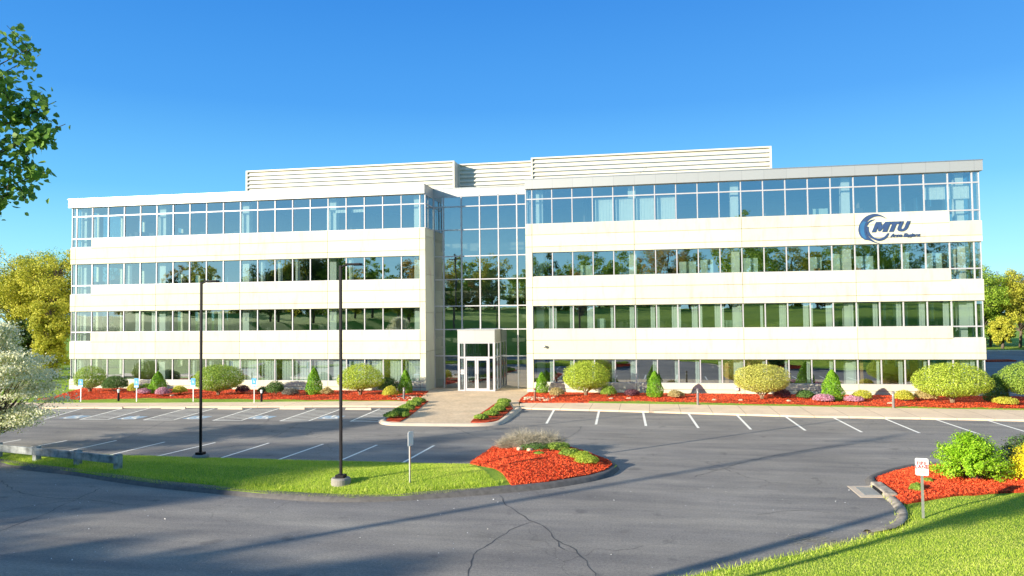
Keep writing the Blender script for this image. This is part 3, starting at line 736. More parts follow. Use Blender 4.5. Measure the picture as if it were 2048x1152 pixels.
# interior: slabs, back wall, columns, blinds, partitions
mb = MB()
for a, b in ((2.72,3.96),(6.7,7.94),(10.72,11.93),(15.40,15.49)):
    mb.box(LX0+.3, LX1-.3, YF+.45, 72, a, b); mb.box(RX0+.3, RX1-.3, YF+.45, 72, a, b)
bp(mb, 'ceiling', 'ceiling')
mb = MB()
for z in (0.02, 3.962, 7.942, 11.932):
    mb.box(LX0+.3, LX1-.3, YF+.46, 72, z, z+.02); mb.box(RX0+.3, RX1-.3, YF+.46, 72, z, z+.02)
mb.box(LX1-.25, RX0+.25, YR+.1, 72, .02, .04)
bp(mb, 'floor', 'carpet')
mb = MB(); mb.box(LX0+8, LX1-.3, 66, 66.2, .05, 15.4); mb.box(RX0+.3, RX1-7, 66, 66.2, .05, 15.4); mb.box(LX1-.28, RX0+.28, 64, 64.2, .05, 15.4)
for a, b in ((3.3,3.96),(7.3,7.94),(11.3,11.93)): mb.box(LX1-.28, RX0+.28, 60.5, 63.99, a, b)
for x in (-40,-33,-25,-20.5,-5,2,9,15.5):
    for a, b in ((.05,2.7),(4,6.68),(8,10.7),(12,15.38)):
        if random.random() < .7: mb.box(x, x+.12, YF+3.0+random.random()*2, 65.9, a, b)
bp(mb, 'interior_wall', 'darkglassroom')
fz = [(.05,2.7),(3.99,6.68),(7.97,10.7),(11.96,15.38)]
for xo in (XL, XR):
    for k in ([0.15,5.1,10.1,15.1,20.0-.25] if xo == XL else [.3,4.9,9.75,14.75,19.6]):
        for a, b in fz:
            bp(MB().box(xo+k*WD-.28, xo+k*WD+.28, YF+.7, YF+1.25, a, b), 'column', 'column')
for x in (-46.6,-45,-43.3,-41.5):    # posts of the far glass wall seen through the corner
    for a, b in fz[1:]: bp(MB().box(x, x+.12, YF+9, YF+9.15, a, b), 'interior_post', 'column')
def blinds(lst, name='blind', mat='column'):
    for xo, k, fl, a, b, za, zb in lst:
        mb = MB()
        x0 = xo+(k+a)*WD; x1 = xo+(k+b)*WD; z0, z1 = ZW[fl]; h = z1-z0
        n = max(1, int((x1-x0)/.11)); s = (x1-x0)/n
        for i in range(n): mb.box(x0+i*s+.004, x0+(i+1)*s-.004, YF+.48+.02*(i%2), YF+.50+.02*(i%2), z0+h*za, z0+h*zb)
        bp(mb, name, mat)
B = []
for k in range(9, 20): B.append((XL, k, 0, .12 if k%3 else .3, .97, 0, 1))
for k in range(0, 20):
    B.append((XR, k, 1, random.choice([.72,.76,.8,.66]), random.choice([.93,.97,.99]), 0, 1)); B.append((XR, k, 0, random.choice([.78,.82,.85]), .97, 0, 1))
    if random.random() < .4: B.append((XR, k, 1, .03, .15, 0, 1))
    if k < 9 and random.random() < .6: B.append((XL, k, 1, .55, .75, 0, 1))
    if random.random() < .35: B.append((XL, k, 0, .05, .3, 0, 1))
    if random.random() < .25: B.append((XL, k, 2, .05, .3, 0, 1))
for k in (3,4,5,6): B.append((XR, k, 3, .12, .97, 0, .68))
for k in (18,19): B.append((XR, k, 3, .1, .97, .32, .68))
for k in (15,16): B.append((XL, k, 3, .2, .95, .55, .64))
for k in (4,9,14,19,0): B.append((XL, k, 3, .82, .98, 0, .68))
blinds(B)
mb = MB()
for k, fl, w, h in ((7,2,1.2,.9),(8,2,.9,1.0),(10,2,1.0,1.05),(13,2,.8,1.0),(14,2,1.2,1.2),(15,2,1.2,1.0),(17,2,.5,1.2),(18,2,1.1,1.1),(13.2,3,1.0,.5),(3,1,.6,.7),(9,1,.9,.5),(2.2,2,.9,.8)):
    x = XR+k*WD; z = ZW[fl][0]; bp(MB().box(x+.2, x+.2+w, YF+.9, YF+1.0, z-.7, z-.7+h+.75), 'partition', 'partition')
mb = MB()
for k, fl, w, h in ((9,0,.5,2.4),(10.2,0,.2,2.4),(14.8,0,.5,2.4),(15.2,0,.2,2.4),(19.2,0,.9,2.4),(11.3,0,2.6,.7),(13.2,0,2.6,.7),(14.5,0,3,.7),(13.3,2,.4,1.0),(15.1,2,.5,1.0)):
    x = XR+k*WD; z = [.05,3.99,7.97,11.96][fl]; bp(MB().box(x, x+w, YF+.75, YF+.85, z, z+h), 'wood_panel', 'cardboard')
x = XL+9.6*WD; bp(MB().box(x, x+.5, YF+1.2, YF+1.3, .05, 1.4), 'wood_panel', 'cardboard')
mb = MB()
for xo in (XL, XR):
    for fl in range(4):
        for k in range(20):
            if random.random() < .5:
                x = xo+(k+random.random()*.5)*WD; z = [.05,3.99,7.97,11.96][fl]+.75; w = .3+random.random()*.6
                bp(MB().box(x, x+w, YF+.8+random.random(), YF+2.0, z, z+.15+random.random()*.45), 'office_furniture', 'darkitem')

# small things on the facade
cm = empty('security_camera', (-7.63, YF, 3.44), 'small grey dome camera on the wall just right of the entrance', 'camera')
mb = MB().tube([(0,0,.08),(0,-.16,.08)], [.05,.05], 10); mb.build('bracket', MT['galv'], cm)
mb = MB().tube([(0,-.16,.13),(0,-.16,.09),(0,-.16,.0),(0,-.16,-.06)], [.06,.11,.10,.03], 14); mb.build('dome', MT['galv'], cm, smooth=True)
wl = empty('wall_light', (6.17, YF, .42), 'small square grey wall light low on the base of the right wing', 'light')
MB().box(-.13,.13,-.1,0,-.13,.13).build('housing', MT['galv'], wl, bevel=.02); MB().box(-.09,.09,-.112,-.102,-.09,.05).build('lens', MT['white'], wl)

# company sign on the top spandrel of the right wing
sg = empty('company_sign', (15.0, YF-.012, 11.6), 'blue crescent emblem with the letters MTU and Aero Engines on the upper right wall', 'sign')
def rel(P): return [(x-15.0, z-11.6) for x, z in P]
def spl(P): return smoothline(P, .08)
outer = spl([(16.38,12.32),(16.05,12.55),(15.6,12.66),(15.1,12.50),(14.74,12.13),(14.56,11.63),(14.66,11.15),(14.95,10.86)])
inner_ = spl([(15.22,10.86),(15.08,11.1),(15.0,11.42),(15.08,11.78),(15.25,12.1),(15.42,12.25),(15.66,12.26),(15.42,12.20)])
oc = outer+spl([(15.22,10.82),(15.6,10.64),(15.9,10.585),(15.6,10.72),(15.3,10.98),(15.1,11.25),(15.03,11.55),(15.12,11.85),(15.3,12.08),(15.66,12.27)])+spl([(15.40,12.245),(15.17,12.10),(15.1,12.1),(15.3,12.3),(15.62,12.46),(16.0,12.47),(16.38,12.30)])
mb = MB(); 
mb.plateXZ(rel(oc), -.045, .0); e1 = mb.build('emblem', MT['logo'], sg)
mb = MB(); mb.plateXZ(rel(spl([(15.08,11.77),(15.06,11.5),(15.14,11.25),(15.32,11.02),(15.58,10.85),(15.86,10.76),(16.15,10.82),(16.38,10.98),(16.55,11.28)])+spl([(16.44,11.27),(16.25,11.06),(16.05,10.95),(15.82,10.93),(15.6,11.0),(15.4,11.16),(15.27,11.36),(15.21,11.57),(15.22,11.78)])), -.045, .0); mb.build('emblem_ring', MT['logo'], sg)
mb = MB(); mb.plateXZ(rel(spl([(14.70,11.95),(14.66,11.6),(14.74,11.2),(14.95,10.92)])+spl([(15.10,10.95),(14.98,11.2),(14.93,11.6),(15.02,12.0),(15.1,12.1),(14.9,12.15)])), -.055, -.047); mb.build('emblem_highlight', MT['logolight'], sg)
sh = .42; zb, zt = 11.37, 12.08
def let(P, y0=-.10): return [(15+ (x-15)+ (z-zb)*sh, z) for x, z in P]
mb = MB(); h = zt-zb
Mx = 15.42
mb.plateXZ(rel(let([(Mx,zb),(Mx+.26,zb),(Mx+.26,zb+.38),(Mx+.40,zb+.06),(Mx+.52,zb+.06),(Mx+.68,zb+.38),(Mx+.68,zb),(Mx+.98,zb),(Mx+.98,zt),(Mx+.62,zt),(Mx+.48,zb+.40),(Mx+.34,zt),(Mx,zt)])), -.045, 0); mb.build('letter', MT['logo'], sg)
Tx = 16.36
mb = MB(); mb.plateXZ(rel(let([(Tx+.18,zb),(Tx+.46,zb),(Tx+.46,zt-.18),(Tx+.68,zt-.18),(Tx+.68,zt),(Tx+.06,zt),(Tx+.06,zt-.18),(Tx+.18,zt-.18)])), -.045, 0); mb.build('letter', MT['logo'], sg)
Ux = 16.99
cc = [(Ux+.33+.33*math.cos(t), zb+.27+.27*math.sin(t)) for t in np.linspace(math.pi, 2*math.pi, 14)]
ci = [(Ux+.33+.10*math.cos(t), zb+.27+.09*math.sin(t)) for t in np.linspace(2*math.pi, math.pi, 10)]
mb = MB(); mb.plateXZ(rel(let([(Ux,zt)]+cc+[(Ux+.66,zt),(Ux+.43,zt)]+ci+[(Ux+.23,zt)])), -.045, 0); mb.build('letter', MT['logo'], sg)
def textmesh(s, size, loc, mat, parent, name='lettering', ext=.02, off=.0, shear=0, rot=(math.pi/2,0,0), align='LEFT'):
    cu = bpy.data.curves.new('t', 'FONT'); cu.body = s; cu.size = size; cu.extrude = ext; cu.offset = off; cu.shear = shear; cu.align_x = align
    to = bpy.data.objects.new('t', cu); COL.objects.link(to); bpy.context.view_layer.update()
    me = bpy.data.meshes.new_from_object(to.evaluated_get(bpy.context.evaluated_depsgraph_get()))
    bpy.data.objects.remove(to); me.name = name; me.materials.clear()
    o = link(name, me, MT[mat], parent); o.location = loc; o.rotation_euler = rot; return o
t = textmesh('Aero Engines', .34, (1.62, -.03, -.60), 'logo', sg, off=.014, shear=.35, ext=.025); t.scale = (1.02, 1, 1)

# ------------------------------------------------------------ lamps, signs, bollards
def lamp(x, y, z, h, label, arm=.75, mass=True):
    e = empty('street_lamp', (x, y, z), label, 'lamp', 'black lamp posts')
    MB().tube([(0,0,-.1),(0,0,.12),(0,0,.17)], [.33,.33,.29], 24).build('footing', MT['stone'], e, smooth=False)
    MB().box(-.15,.15,-.15,.15,.17,.27).build('base_cover', MT['black'], e, bevel=.01)
    MB().box(-.045,.045,-.045,.045,.27,h).build('pole', MT['black'], e, bevel=.012)
    mb = MB(); mb.tube([(-.03,0,h-.08),(.12,0,h-.02),(.26,0,h+.02)], [.04,.035,.03], 8); mb.box(.22,arm,-.14,.14,h+.0,h+.06); mb.box(.62*arm,arm+.06,-.1,.1,h-.02,h+.0)
    mb.build('lamp_head', MT['black'], e, bevel=.012)
    return e
lz = float(islz(np.array([-10.41]), np.array([23.75]))[0])
lamp(-10.3, 23.75, .28, 7.35, 'black lamp post on a round footing in the front lawn, nearer of the two')
lamp(-18.15, 27.75, .12, 7.25, 'black lamp post at the back edge of the lawn, left of the nearer one')

def plate(w, h, t=.012):
    r = .035; P = []
    for cx_, cz_, a0 in ((w/2-r,h/2-r,0),(-w/2+r,h/2-r,90),(-w/2+r,-h/2+r,180),(w/2-r,-h/2+r,270)):
        for k in range(5): a = rad(a0+k*22.5); P.append((cx_+r*math.cos(a), cz_+r*math.sin(a)))
    return P
def chan(h):   # u-channel post
    return MB().box(-.035,.035,0,.008,0,h).box(-.035,-.027,.009,.03,0,h).box(.027,.035,.009,.03,0,h)
# fire lane sign, right lawn
def firesign(x, y, z, h, rz, label, front=True):
    e = empty('fire_lane_sign', (x, y, z), label, 'sign', rz=rz)
    chan(h).build('post', MT['galv'], e)
    MB().plateXZ([(a, b+h-.2) for a, b in plate(.33,.48)], -.022, -.01).build('sign_plate', MT['white'], e)
    mb = MB(); z0 = h-.2
    for a, b, c, d in ((-.14,.14,.205,.212),(-.14,.14,-.212,-.205)): mb.box(a,b,-.0245,-.0225,z0+c,z0+d)
    mb.box(-.147,-.14,-.0245,-.0225,z0-.212,z0+.212); mb.box(.14,.147,-.0245,-.0225,z0-.212,z0+.212)
    for i, w in enumerate((.11,.10,.11,.09)): mb.box(-w,w,-.0245,-.0225,z0-.10-.028*i,z0-.088-.028*i)
    mb.box(-.03,.03,-.0245,-.0225,z0+.165,z0+.18)
    mb.build('border', MT['redink'], e)
    textmesh('FIRE', .135, (0,-.0225,z0+.055), 'redink', e, ext=.001, off=.005, align='CENTER')
    textmesh('LANE', .135, (0,-.0225,z0-.045), 'redink', e, ext=.001, off=.005, align='CENTER')
    return e
SIGNR = (7.3, 22.05, 0)
def hz(x, y): return float(hill(np.array([x]), np.array([y]))[0])
firesign(7.52, 22.75, hz(7.52,22.75)-.02, 1.66, rad(-12), 'white sign reading FIRE LANE in red, on a steel post in the right lawn')
# edge-on sign in the front lawn
e = empty('road_sign', (-8.0, 24.2, .25), 'sign on a steel post in the front lawn, seen nearly edge-on', 'sign', rz=rad(77))
chan(1.72).build('post', MT['galv'], e)
MB().plateXZ([(a, b+1.47) for a, b in plate(.33,.48)], -.022, -.01).build('sign_plate', MT['white'], e)

HCL = ['blue accessible parking sign at the left end of the bed, beside the flowering tree', 'blue accessible parking sign in front of the small yellow shrub, left of a cone shrub',
       'blue accessible parking sign just left of the domed tree in the left bed', 'blue accessible parking sign beside the purple shrub, nearest of its row to the entrance']
for (x, y, zt, zb_), lb in zip([(-39.93,46.6,1.57,1.04),(-35.77,47.0,1.63,.99),(-31.6,47.4,1.62,1.02),(-26.88,47.3,1.66,1.10)], HCL):
    e = empty('accessible_parking_sign', (x*.98, y*.98, .1), lb, 'sign', 'blue accessible parking signs')
    chan(zt).build('post', MT['galv'], e)
    MB().plateXZ([(a, b+(zt+zb_)/2) for a, b in plate(.34, zt-zb_)], -.022, -.01).build('sign_plate', MT['bluesign'], e)
    wheelchair(0, -.024, .20, (zt+zb_)/2+.08, 0, 'symbol', e, 'white', False)
    MB().box(-.15,.15,-.0245,-.0225,zb_+.05,zb_+.13).build('caption_band', MT['white'], e)

BL = [(-37.41,47.26,.84,1,'short black bollard light with a pale head near the left end of the left bed'), (-26.69,47.96,.82,1,'short black bollard light standing right of the fourth blue sign'),
      (-16.99,50.07,.84,0,'pale bollard light among stones at the left side of the entrance'), (-7.71,50.32,.84,2,'brown bollard light among stones at the right side of the entrance'),
      (3.06,49.1,1.02,0,'grey bollard light between the tan low shrub and the tan domed tree on the right'), (14.61,48.71,.97,0,'grey bollard light between the yellow shrubs at the right end')]
for x, y, h, c, lb in BL:
    e = empty('bollard_light', (x*.98, y*.98, .10), lb, 'bollard', 'bollard lights along the walk')
    m = ['greypost','black','terracotta'][c]
    MB().tube([(0,0,0),(0,0,h*.72)], [.075,.075], 14).build('post', MT[m], e)
    MB().tube([(0,0,h*.72),(0,0,h*.86)], [.062,.062], 14).build('lens', MT['white' if c == 1 else 'galv'], e)
    MB().tube([(0,0,h*.86),(0,0,h*.97),(0,0,h)], [.085,.085,.05], 14).build('cap', MT['white' if c == 1 else m], e)

WS = [(-34.86,43.8,'first from the left'),(-30.56,44.2,'second from the left'),(-26.6,44.35,'middle one'),(-22.5,44.75,'second nearest the entrance'),(-18.1,44.95,'nearest the entrance')]
for x, y, lb in WS:
    mb = MB(); mb.add([(-.85,-.09,.0),(.85,-.09,0),(.85,.09,0),(-.85,.09,0),(-.82,-.05,.13),(.82,-.05,.13),(.82,.05,.13),(-.82,.05,.13)], [(0,3,2,1),(4,5,6,7),(0,1,5,4),(1,2,6,5),(2,3,7,6),(3,0,4,7)])
    o = mb.build('wheel_stop', MT['curb'], bevel=.012); o.location = (x*.995, y*.985, .004); o.rotation_euler.z = rad(3)
    tag(o, 'pale concrete wheel stop at the head of an accessible bay, '+lb, 'wheel stop', 'wheel stops')

# timber guardrail
gr = empty('guardrail', (-22.0, 25.5, .2), 'weathered grey timber guardrail on short posts along the kerb', 'guardrail')
PO = [(-31.8,27.9),(-29.3,27.3),(-26.85,26.66),(-24.45,26.08),(-22.1,25.55),(-19.85,24.95)]
for i, (x, y) in enumerate(PO):
    z = .0; mb = MB(); mb.box(-.12,.12,-.11,.11,-.2,.56); o = mb.build('post', MT['wood'], gr, bevel=.015); o.location = (x+22, y-25.5+.13, 0); o.rotation_euler.z = rad(-15)
for i in range(len(PO)-1):
    a, b = Vector(PO[i]), Vector(PO[i+1]); d = (b-a); ang = math.atan2(d.y, d.x); l = d.length
    mb = MB(); mb.box(-.16 if i == 0 else 0.004, l-.004+(.15 if i == len(PO)-2 else 0), -.09, .005, .24, .53); o = mb.build('rail', MT['wood'], gr, bevel=.012); o.location = (a.x+22, a.y-25.5, 0); o.rotation_euler.z = ang

# storm inlet beside the right mulch bed
si = empty('storm_drain', (7.0, 26.0, 0), 'concrete storm drain inlet with an iron grate in the drive by the right mulch bed', 'drain')
MB().prism([(-.50,.72),(.22,.86),(.25,-.72),(-.48,-.80)], -.1, .012).build('apron', MT['curb'], si, bevel=.004)
mb = MB(); 
for i in range(9): mb.box(-.25,.2,-.50+i*.12,-.44+i*.12,.014,.03)
mb.box(-.29,-.25,-.54,.56,.013,.032); mb.box(.2,.24,-.54,.56,.013,.032); mb.build('grate', MT['galv'], si)
mb = MB(); mb.add([(.24,-.9,0),(.26,.95,0),(.29,-.85,.15),(.29,.9,.15),(.60,-.8,.17),(.60,.85,.17),(.66,-.8,-.05),(.66,.85,-.05)], [(0,1,3,2),(2,3,5,4),(4,5,7,6),(0,2,4,6),(1,7,5,3)]); mb.build('inlet_stone', MT['oldkerb'], si, bevel=.03)
mb = MB(); mb.box(.225,.262,-.45,.5,.03,.11); mb.build('throat', MT['black'], si)
berm('kerb', smoothline([(5.6,21.25),(6.3,21.75),(6.85,22.6),(7.16,23.6),(7.3,24.6),(7.32,25.1)]), MT['oldkerb'], .20, .10, side=-1)
berm('kerb', smoothline([(7.32,26.85),(7.45,27.8),(8.35,29.1),(9.8,30.45),(11.5,30.92),(16,31.2),(30,31.4)]), MT['berm'], .22, .12, side=-1)

MR2 = [(7.3,24.25),(7.4,25.3),(7.35,26.7),(7.62,27.85),(8.5,29.05),(9.9,30.4),(11.5,30.86),(16,31.1),(17,27.4),(13.5,26.4),(11.5,26.05),(10.5,25.9),(9.5,25.5),(8.84,25.08),(8.23,24.72),(7.72,24.48)]
A2 = np.array(MR2)
sheet('mulch_bed', MR2, lambda x, y: np.maximum(hill(x, y), .0)+.05+.07*np.clip(seg_dist(np.stack([x,y],1), A2, True)/.5, 0, 1), MT['mulch'], .3, skirt=0)

# ------------------------------------------------------------ ground litter: chips, blades, petals
def chips(n, poly, zf, name='bark_chips', size=(.03,.11)):
    A = np.array(poly); lo, hi = A.min(0), A.max(0); p = rng.uniform(lo, hi, (n*2,2)); p = p[inside(p, A)][:n]
    m = len(p); z = zf(p[:,0], p[:,1])+.012
    C = np.stack([p[:,0], p[:,1], z], 1); Nn = unit(rng.normal(0, .55, (m,3))+np.array([0,0,1]))
    T = unit(np.cross(Nn, rng.normal(0,1,(m,3)))); B_ = np.cross(Nn, T); l = rng.uniform(*size, m)[:,None]/2; w = rng.uniform(.01,.028,m)[:,None]/2
    return arrmesh(name, np.stack([C-T*l-B_*w, C+T*l-B_*w, C+T*l+B_*w, C-T*l+B_*w], 1), 4, MT['chip'], None, 'stuff')
chips(22000, MI, lambda x, y: islz(x, y)+.05+.05*np.clip(seg_dist(np.stack([x,y],1), np.array(MI), True)/.8, 0, 1), 'island_bark_chips')
chips(22000, MR2, lambda x, y: np.maximum(hill(x, y), .0)+.05+.07*np.clip(seg_dist(np.stack([x,y],1), A2, True)/.5, 0, 1), 'bed_bark_chips')
chips(16000, MLp, bedz(ML), 'left_bed_bark_chips', (.05,.16)); chips(20000, MRp, bedz(MR), 'right_bed_bark_chips', (.05,.16))

def blades(n, poly, zf, name, hgt=(.022,.05), holes=(), wid=.0045):
    A = np.array(poly); lo, hi = A.min(0), A.max(0); p = rng.uniform(lo, hi, (int(n*2.2),2)); k = inside(p, A)
    for h in holes: k &= ~inside(p, np.array(h))
    p = p[k][:n]; m = len(p); z = zf(p[:,0], p[:,1])-.005
    b = np.stack([p[:,0], p[:,1], z], 1); h = rng.uniform(*hgt, m); a = rng.uniform(0, 2*np.pi, m); t = np.stack([np.cos(a), np.sin(a), 0*a], 1)*(wid*rng.uniform(.7,1.6,m))[:,None]
    tip = b+np.stack([rng.normal(0,.35,m)*h, rng.normal(0,.35,m)*h, h], 1)
    return arrmesh(name, np.stack([b-t, b+t, tip], 1), 3, MT['blade'], None, 'stuff')
LAWNR = [(-1.5,15.6),(.83,17.4),(3.56,19.4),(5.02,20.6),(6.1,21.7),(6.75,22.7),(7.1,24.1),(7.72,24.42),(8.23,24.64),(8.84,25.0),(9.5,25.42),(10.5,25.8),(11.5,25.95),(13.5,26.3),(17,27.3),(22,28),(22,14),(12,9.5),(6,9.5),(1,12)]
blades(260000, LAWNR, hill, 'grass_blades')
ISL = CURB[3:]+BACK[:-3]+[(-26,29)]
blades(150000, [(x, y) for x, y in CURB[3:14]]+[(-5.0,24.5),(-6.87,28.0),(-9.7,27.95),(-15,27.9),(-22,27.9),(-27,28.1)], islz, 'lawn_grass_blades', (.03,.07))
rim = smoothline(CURB[3:15], .3); rp = [(x+.0, y+.42) for x, y in rim]+[(x, y+.85) for x, y in rim[::-1]]
blades(16000, rp, islz, 'long_edge_grass', (.07,.17), wid=.008)
rim2 = EDGE[6:16].tolist(); blades(9000, [(x-.05, y+.05) for x, y in rim2]+[(x+.4, y-.4) for x, y in rim2[::-1]], lambda x, y: np.maximum(hill(x,y),0), 'drive_edge_grass', (.05,.12), wid=.008)

m = 260; p = np.stack([rng.uniform(-26, 9, m), rng.uniform(15.5, 27, m)], 1)
p = p[~inside(p, isl) & ~inside(p, HILLPOLY)]; m = len(p); C = np.stack([p[:,0], p[:,1], np.full(m,.015)], 1)
arrmesh('fallen_petals', leaves(C, np.tile([0,0,1.], (m,1)), .038, .5), 4, MT['white'], None, 'stuff')
# dry grass stalks washed against the right edge of the drive
m = 90; c = np.stack([rng.normal(4.3,.45,m), rng.normal(20.25,.25,m), np.full(m,.02)], 1); a = rng.normal(.5,.5,m); t = np.stack([np.cos(a), np.sin(a), 0*a], 1)*rng.uniform(.05,.22,m)[:,None]; w = np.array([0,.008,0])
arrmesh('dry_grass_litter', np.stack([c-t-w, c+t-w, c+t+w, c-t+w], 1), 4, MT['lf_dry'], None, 'stuff')

# ------------------------------------------------------------ shrubs
def sphere_pts(n, r=rng):
    return unit(r.normal(0, 1, (n,3)))
def lump(d, seed, amp=.12, k=5):
    q = np.random.default_rng(seed); A = q.normal(0, 1, (k,3))*2.2; ph = q.uniform(0, 6, k)
    return 1+amp*np.sin(d@A.T+ph).sum(1)/math.sqrt(k)
def shrub(kind, x, y, w, h, label, mat=None, z=.11, cat='shrub', group=None, leaf=None, dens=1.0, seed=None):
    seed = seed if seed is not None else int(abs(x*131+y*17))
    q = np.random.default_rng(seed); name = {'dome':'domed_tree','cone':'conical_shrub'}.get(kind, 'shrub')
    e = empty(name, (x*.98 if z == .11 else x, y*.98 if z == .11 else y, z), label, cat, group)
    R = w/2
    if kind == 'dome':
        zb = h*.20; hc = h-zb; C0 = np.array([0,0,zb+hc*.40]); n = int(11000*dens*(w/3)**2); lf = leaf or .085
        d = unit(q.normal(0, 1, (n,3))); rr_ = lump(d, seed, .07)*np.where(q.random(n) < .80, q.uniform(.86,1.08,n), q.uniform(.5,.9,n))
        up = d[:,2] > 0; P_ = np.stack([d[:,0]*R, d[:,1]*R, np.where(up, d[:,2]*hc*.60, d[:,2]*hc*.42)], 1)*rr_[:,None]+C0
        mb = MB()
        for k in range(7):
            a = k*2*math.pi/7+q.uniform(-.3,.3); r1 = R*q.uniform(.3,.62)
            mb.tube([(.06*math.cos(a),.06*math.sin(a),-.1),(.10*math.cos(a),.10*math.sin(a),zb*.5),(r1*.5*math.cos(a),r1*.5*math.sin(a),zb*1.1),(r1*math.cos(a),r1*math.sin(a),zb+hc*.35)], [.05,.045,.032,.012], 6)
        mb.build('trunk', MT['palebark'], e, smooth=True)
        arrmesh('crown', leaves(P_, d+np.array([0,0,.2]), lf, .7, r=q), 4, MT[mat or 'lf_dome'], e)
    elif kind == 'cone':
        n = int(6500*dens*max(.5,(w/1.3)*(h/1.8))); t = q.random(n); prof = lambda t: np.clip((1-t)**.60*1.12*(1-.30*np.exp(-t*7)), 0, 1)
        a = q.uniform(0, 2*np.pi, n); d = np.stack([np.cos(a), np.sin(a), np.full(n,.35)], 1)
        wob = 1+.08*np.sin(a*5+t*9+seed)+.07*np.sin(a*3-t*14)
        rr_ = prof(t)*R*wob*np.where(q.random(n) < .85, q.uniform(.88,1.03,n), q.uniform(.4,.9,n))
        P_ = np.stack([np.cos(a)*rr_, np.sin(a)*rr_, .05+t*(h-.05)], 1)
        MB().tube([(0,0,-.1),(0,0,h*.6)], [.05,.02], 6).build('trunk', MT['bark'], e)
        arrmesh('crown', leaves(P_, d, leaf or .07, .6, r=q), 4, MT[mat or 'lf_cone'], e)
    else:
        n = int(3000*dens*max(.35,(w/1.0)*(h/.6+.3)*.6)); d = unit(q.normal(0, 1, (n,3))); d[:,2] = np.abs(d[:,2])*1.0-.25*q.random(n)
        d = unit(d); rr_ = lump(d, seed, .13)*np.where(q.random(n) < .80, q.uniform(.82,1.12,n), q.uniform(.4,.9,n))
        zc = h*.38; P_ = np.stack([d[:,0]*R, d[:,1]*R, np.where(d[:,2] > 0, d[:,2]*(h-zc), d[:,2]*zc*1.2)], 1)*rr_[:,None]+np.array([0,0,zc])
        mb = MB()
        for k in range(5):
            a = k*1.3+q.uniform(0,1); mb.tube([(0,0,-.08),(R*.3*math.cos(a),R*.3*math.sin(a),h*.35),(R*.6*math.cos(a),R*.6*math.sin(a),h*.6)], [.025,.018,.007], 5)
        mb.build('stem', MT['bark'], e)
        arrmesh('foliage', leaves(P_, d+np.array([0,0,.15]), leaf or .07, .6, r=q), 4, MT[mat or 'lf_dark'], e)
    return e
G1 = 'domed clipped trees before the facade'; G2 = 'conical shrubs before the facade'; G3 = 'low shrubs in the mulch beds'
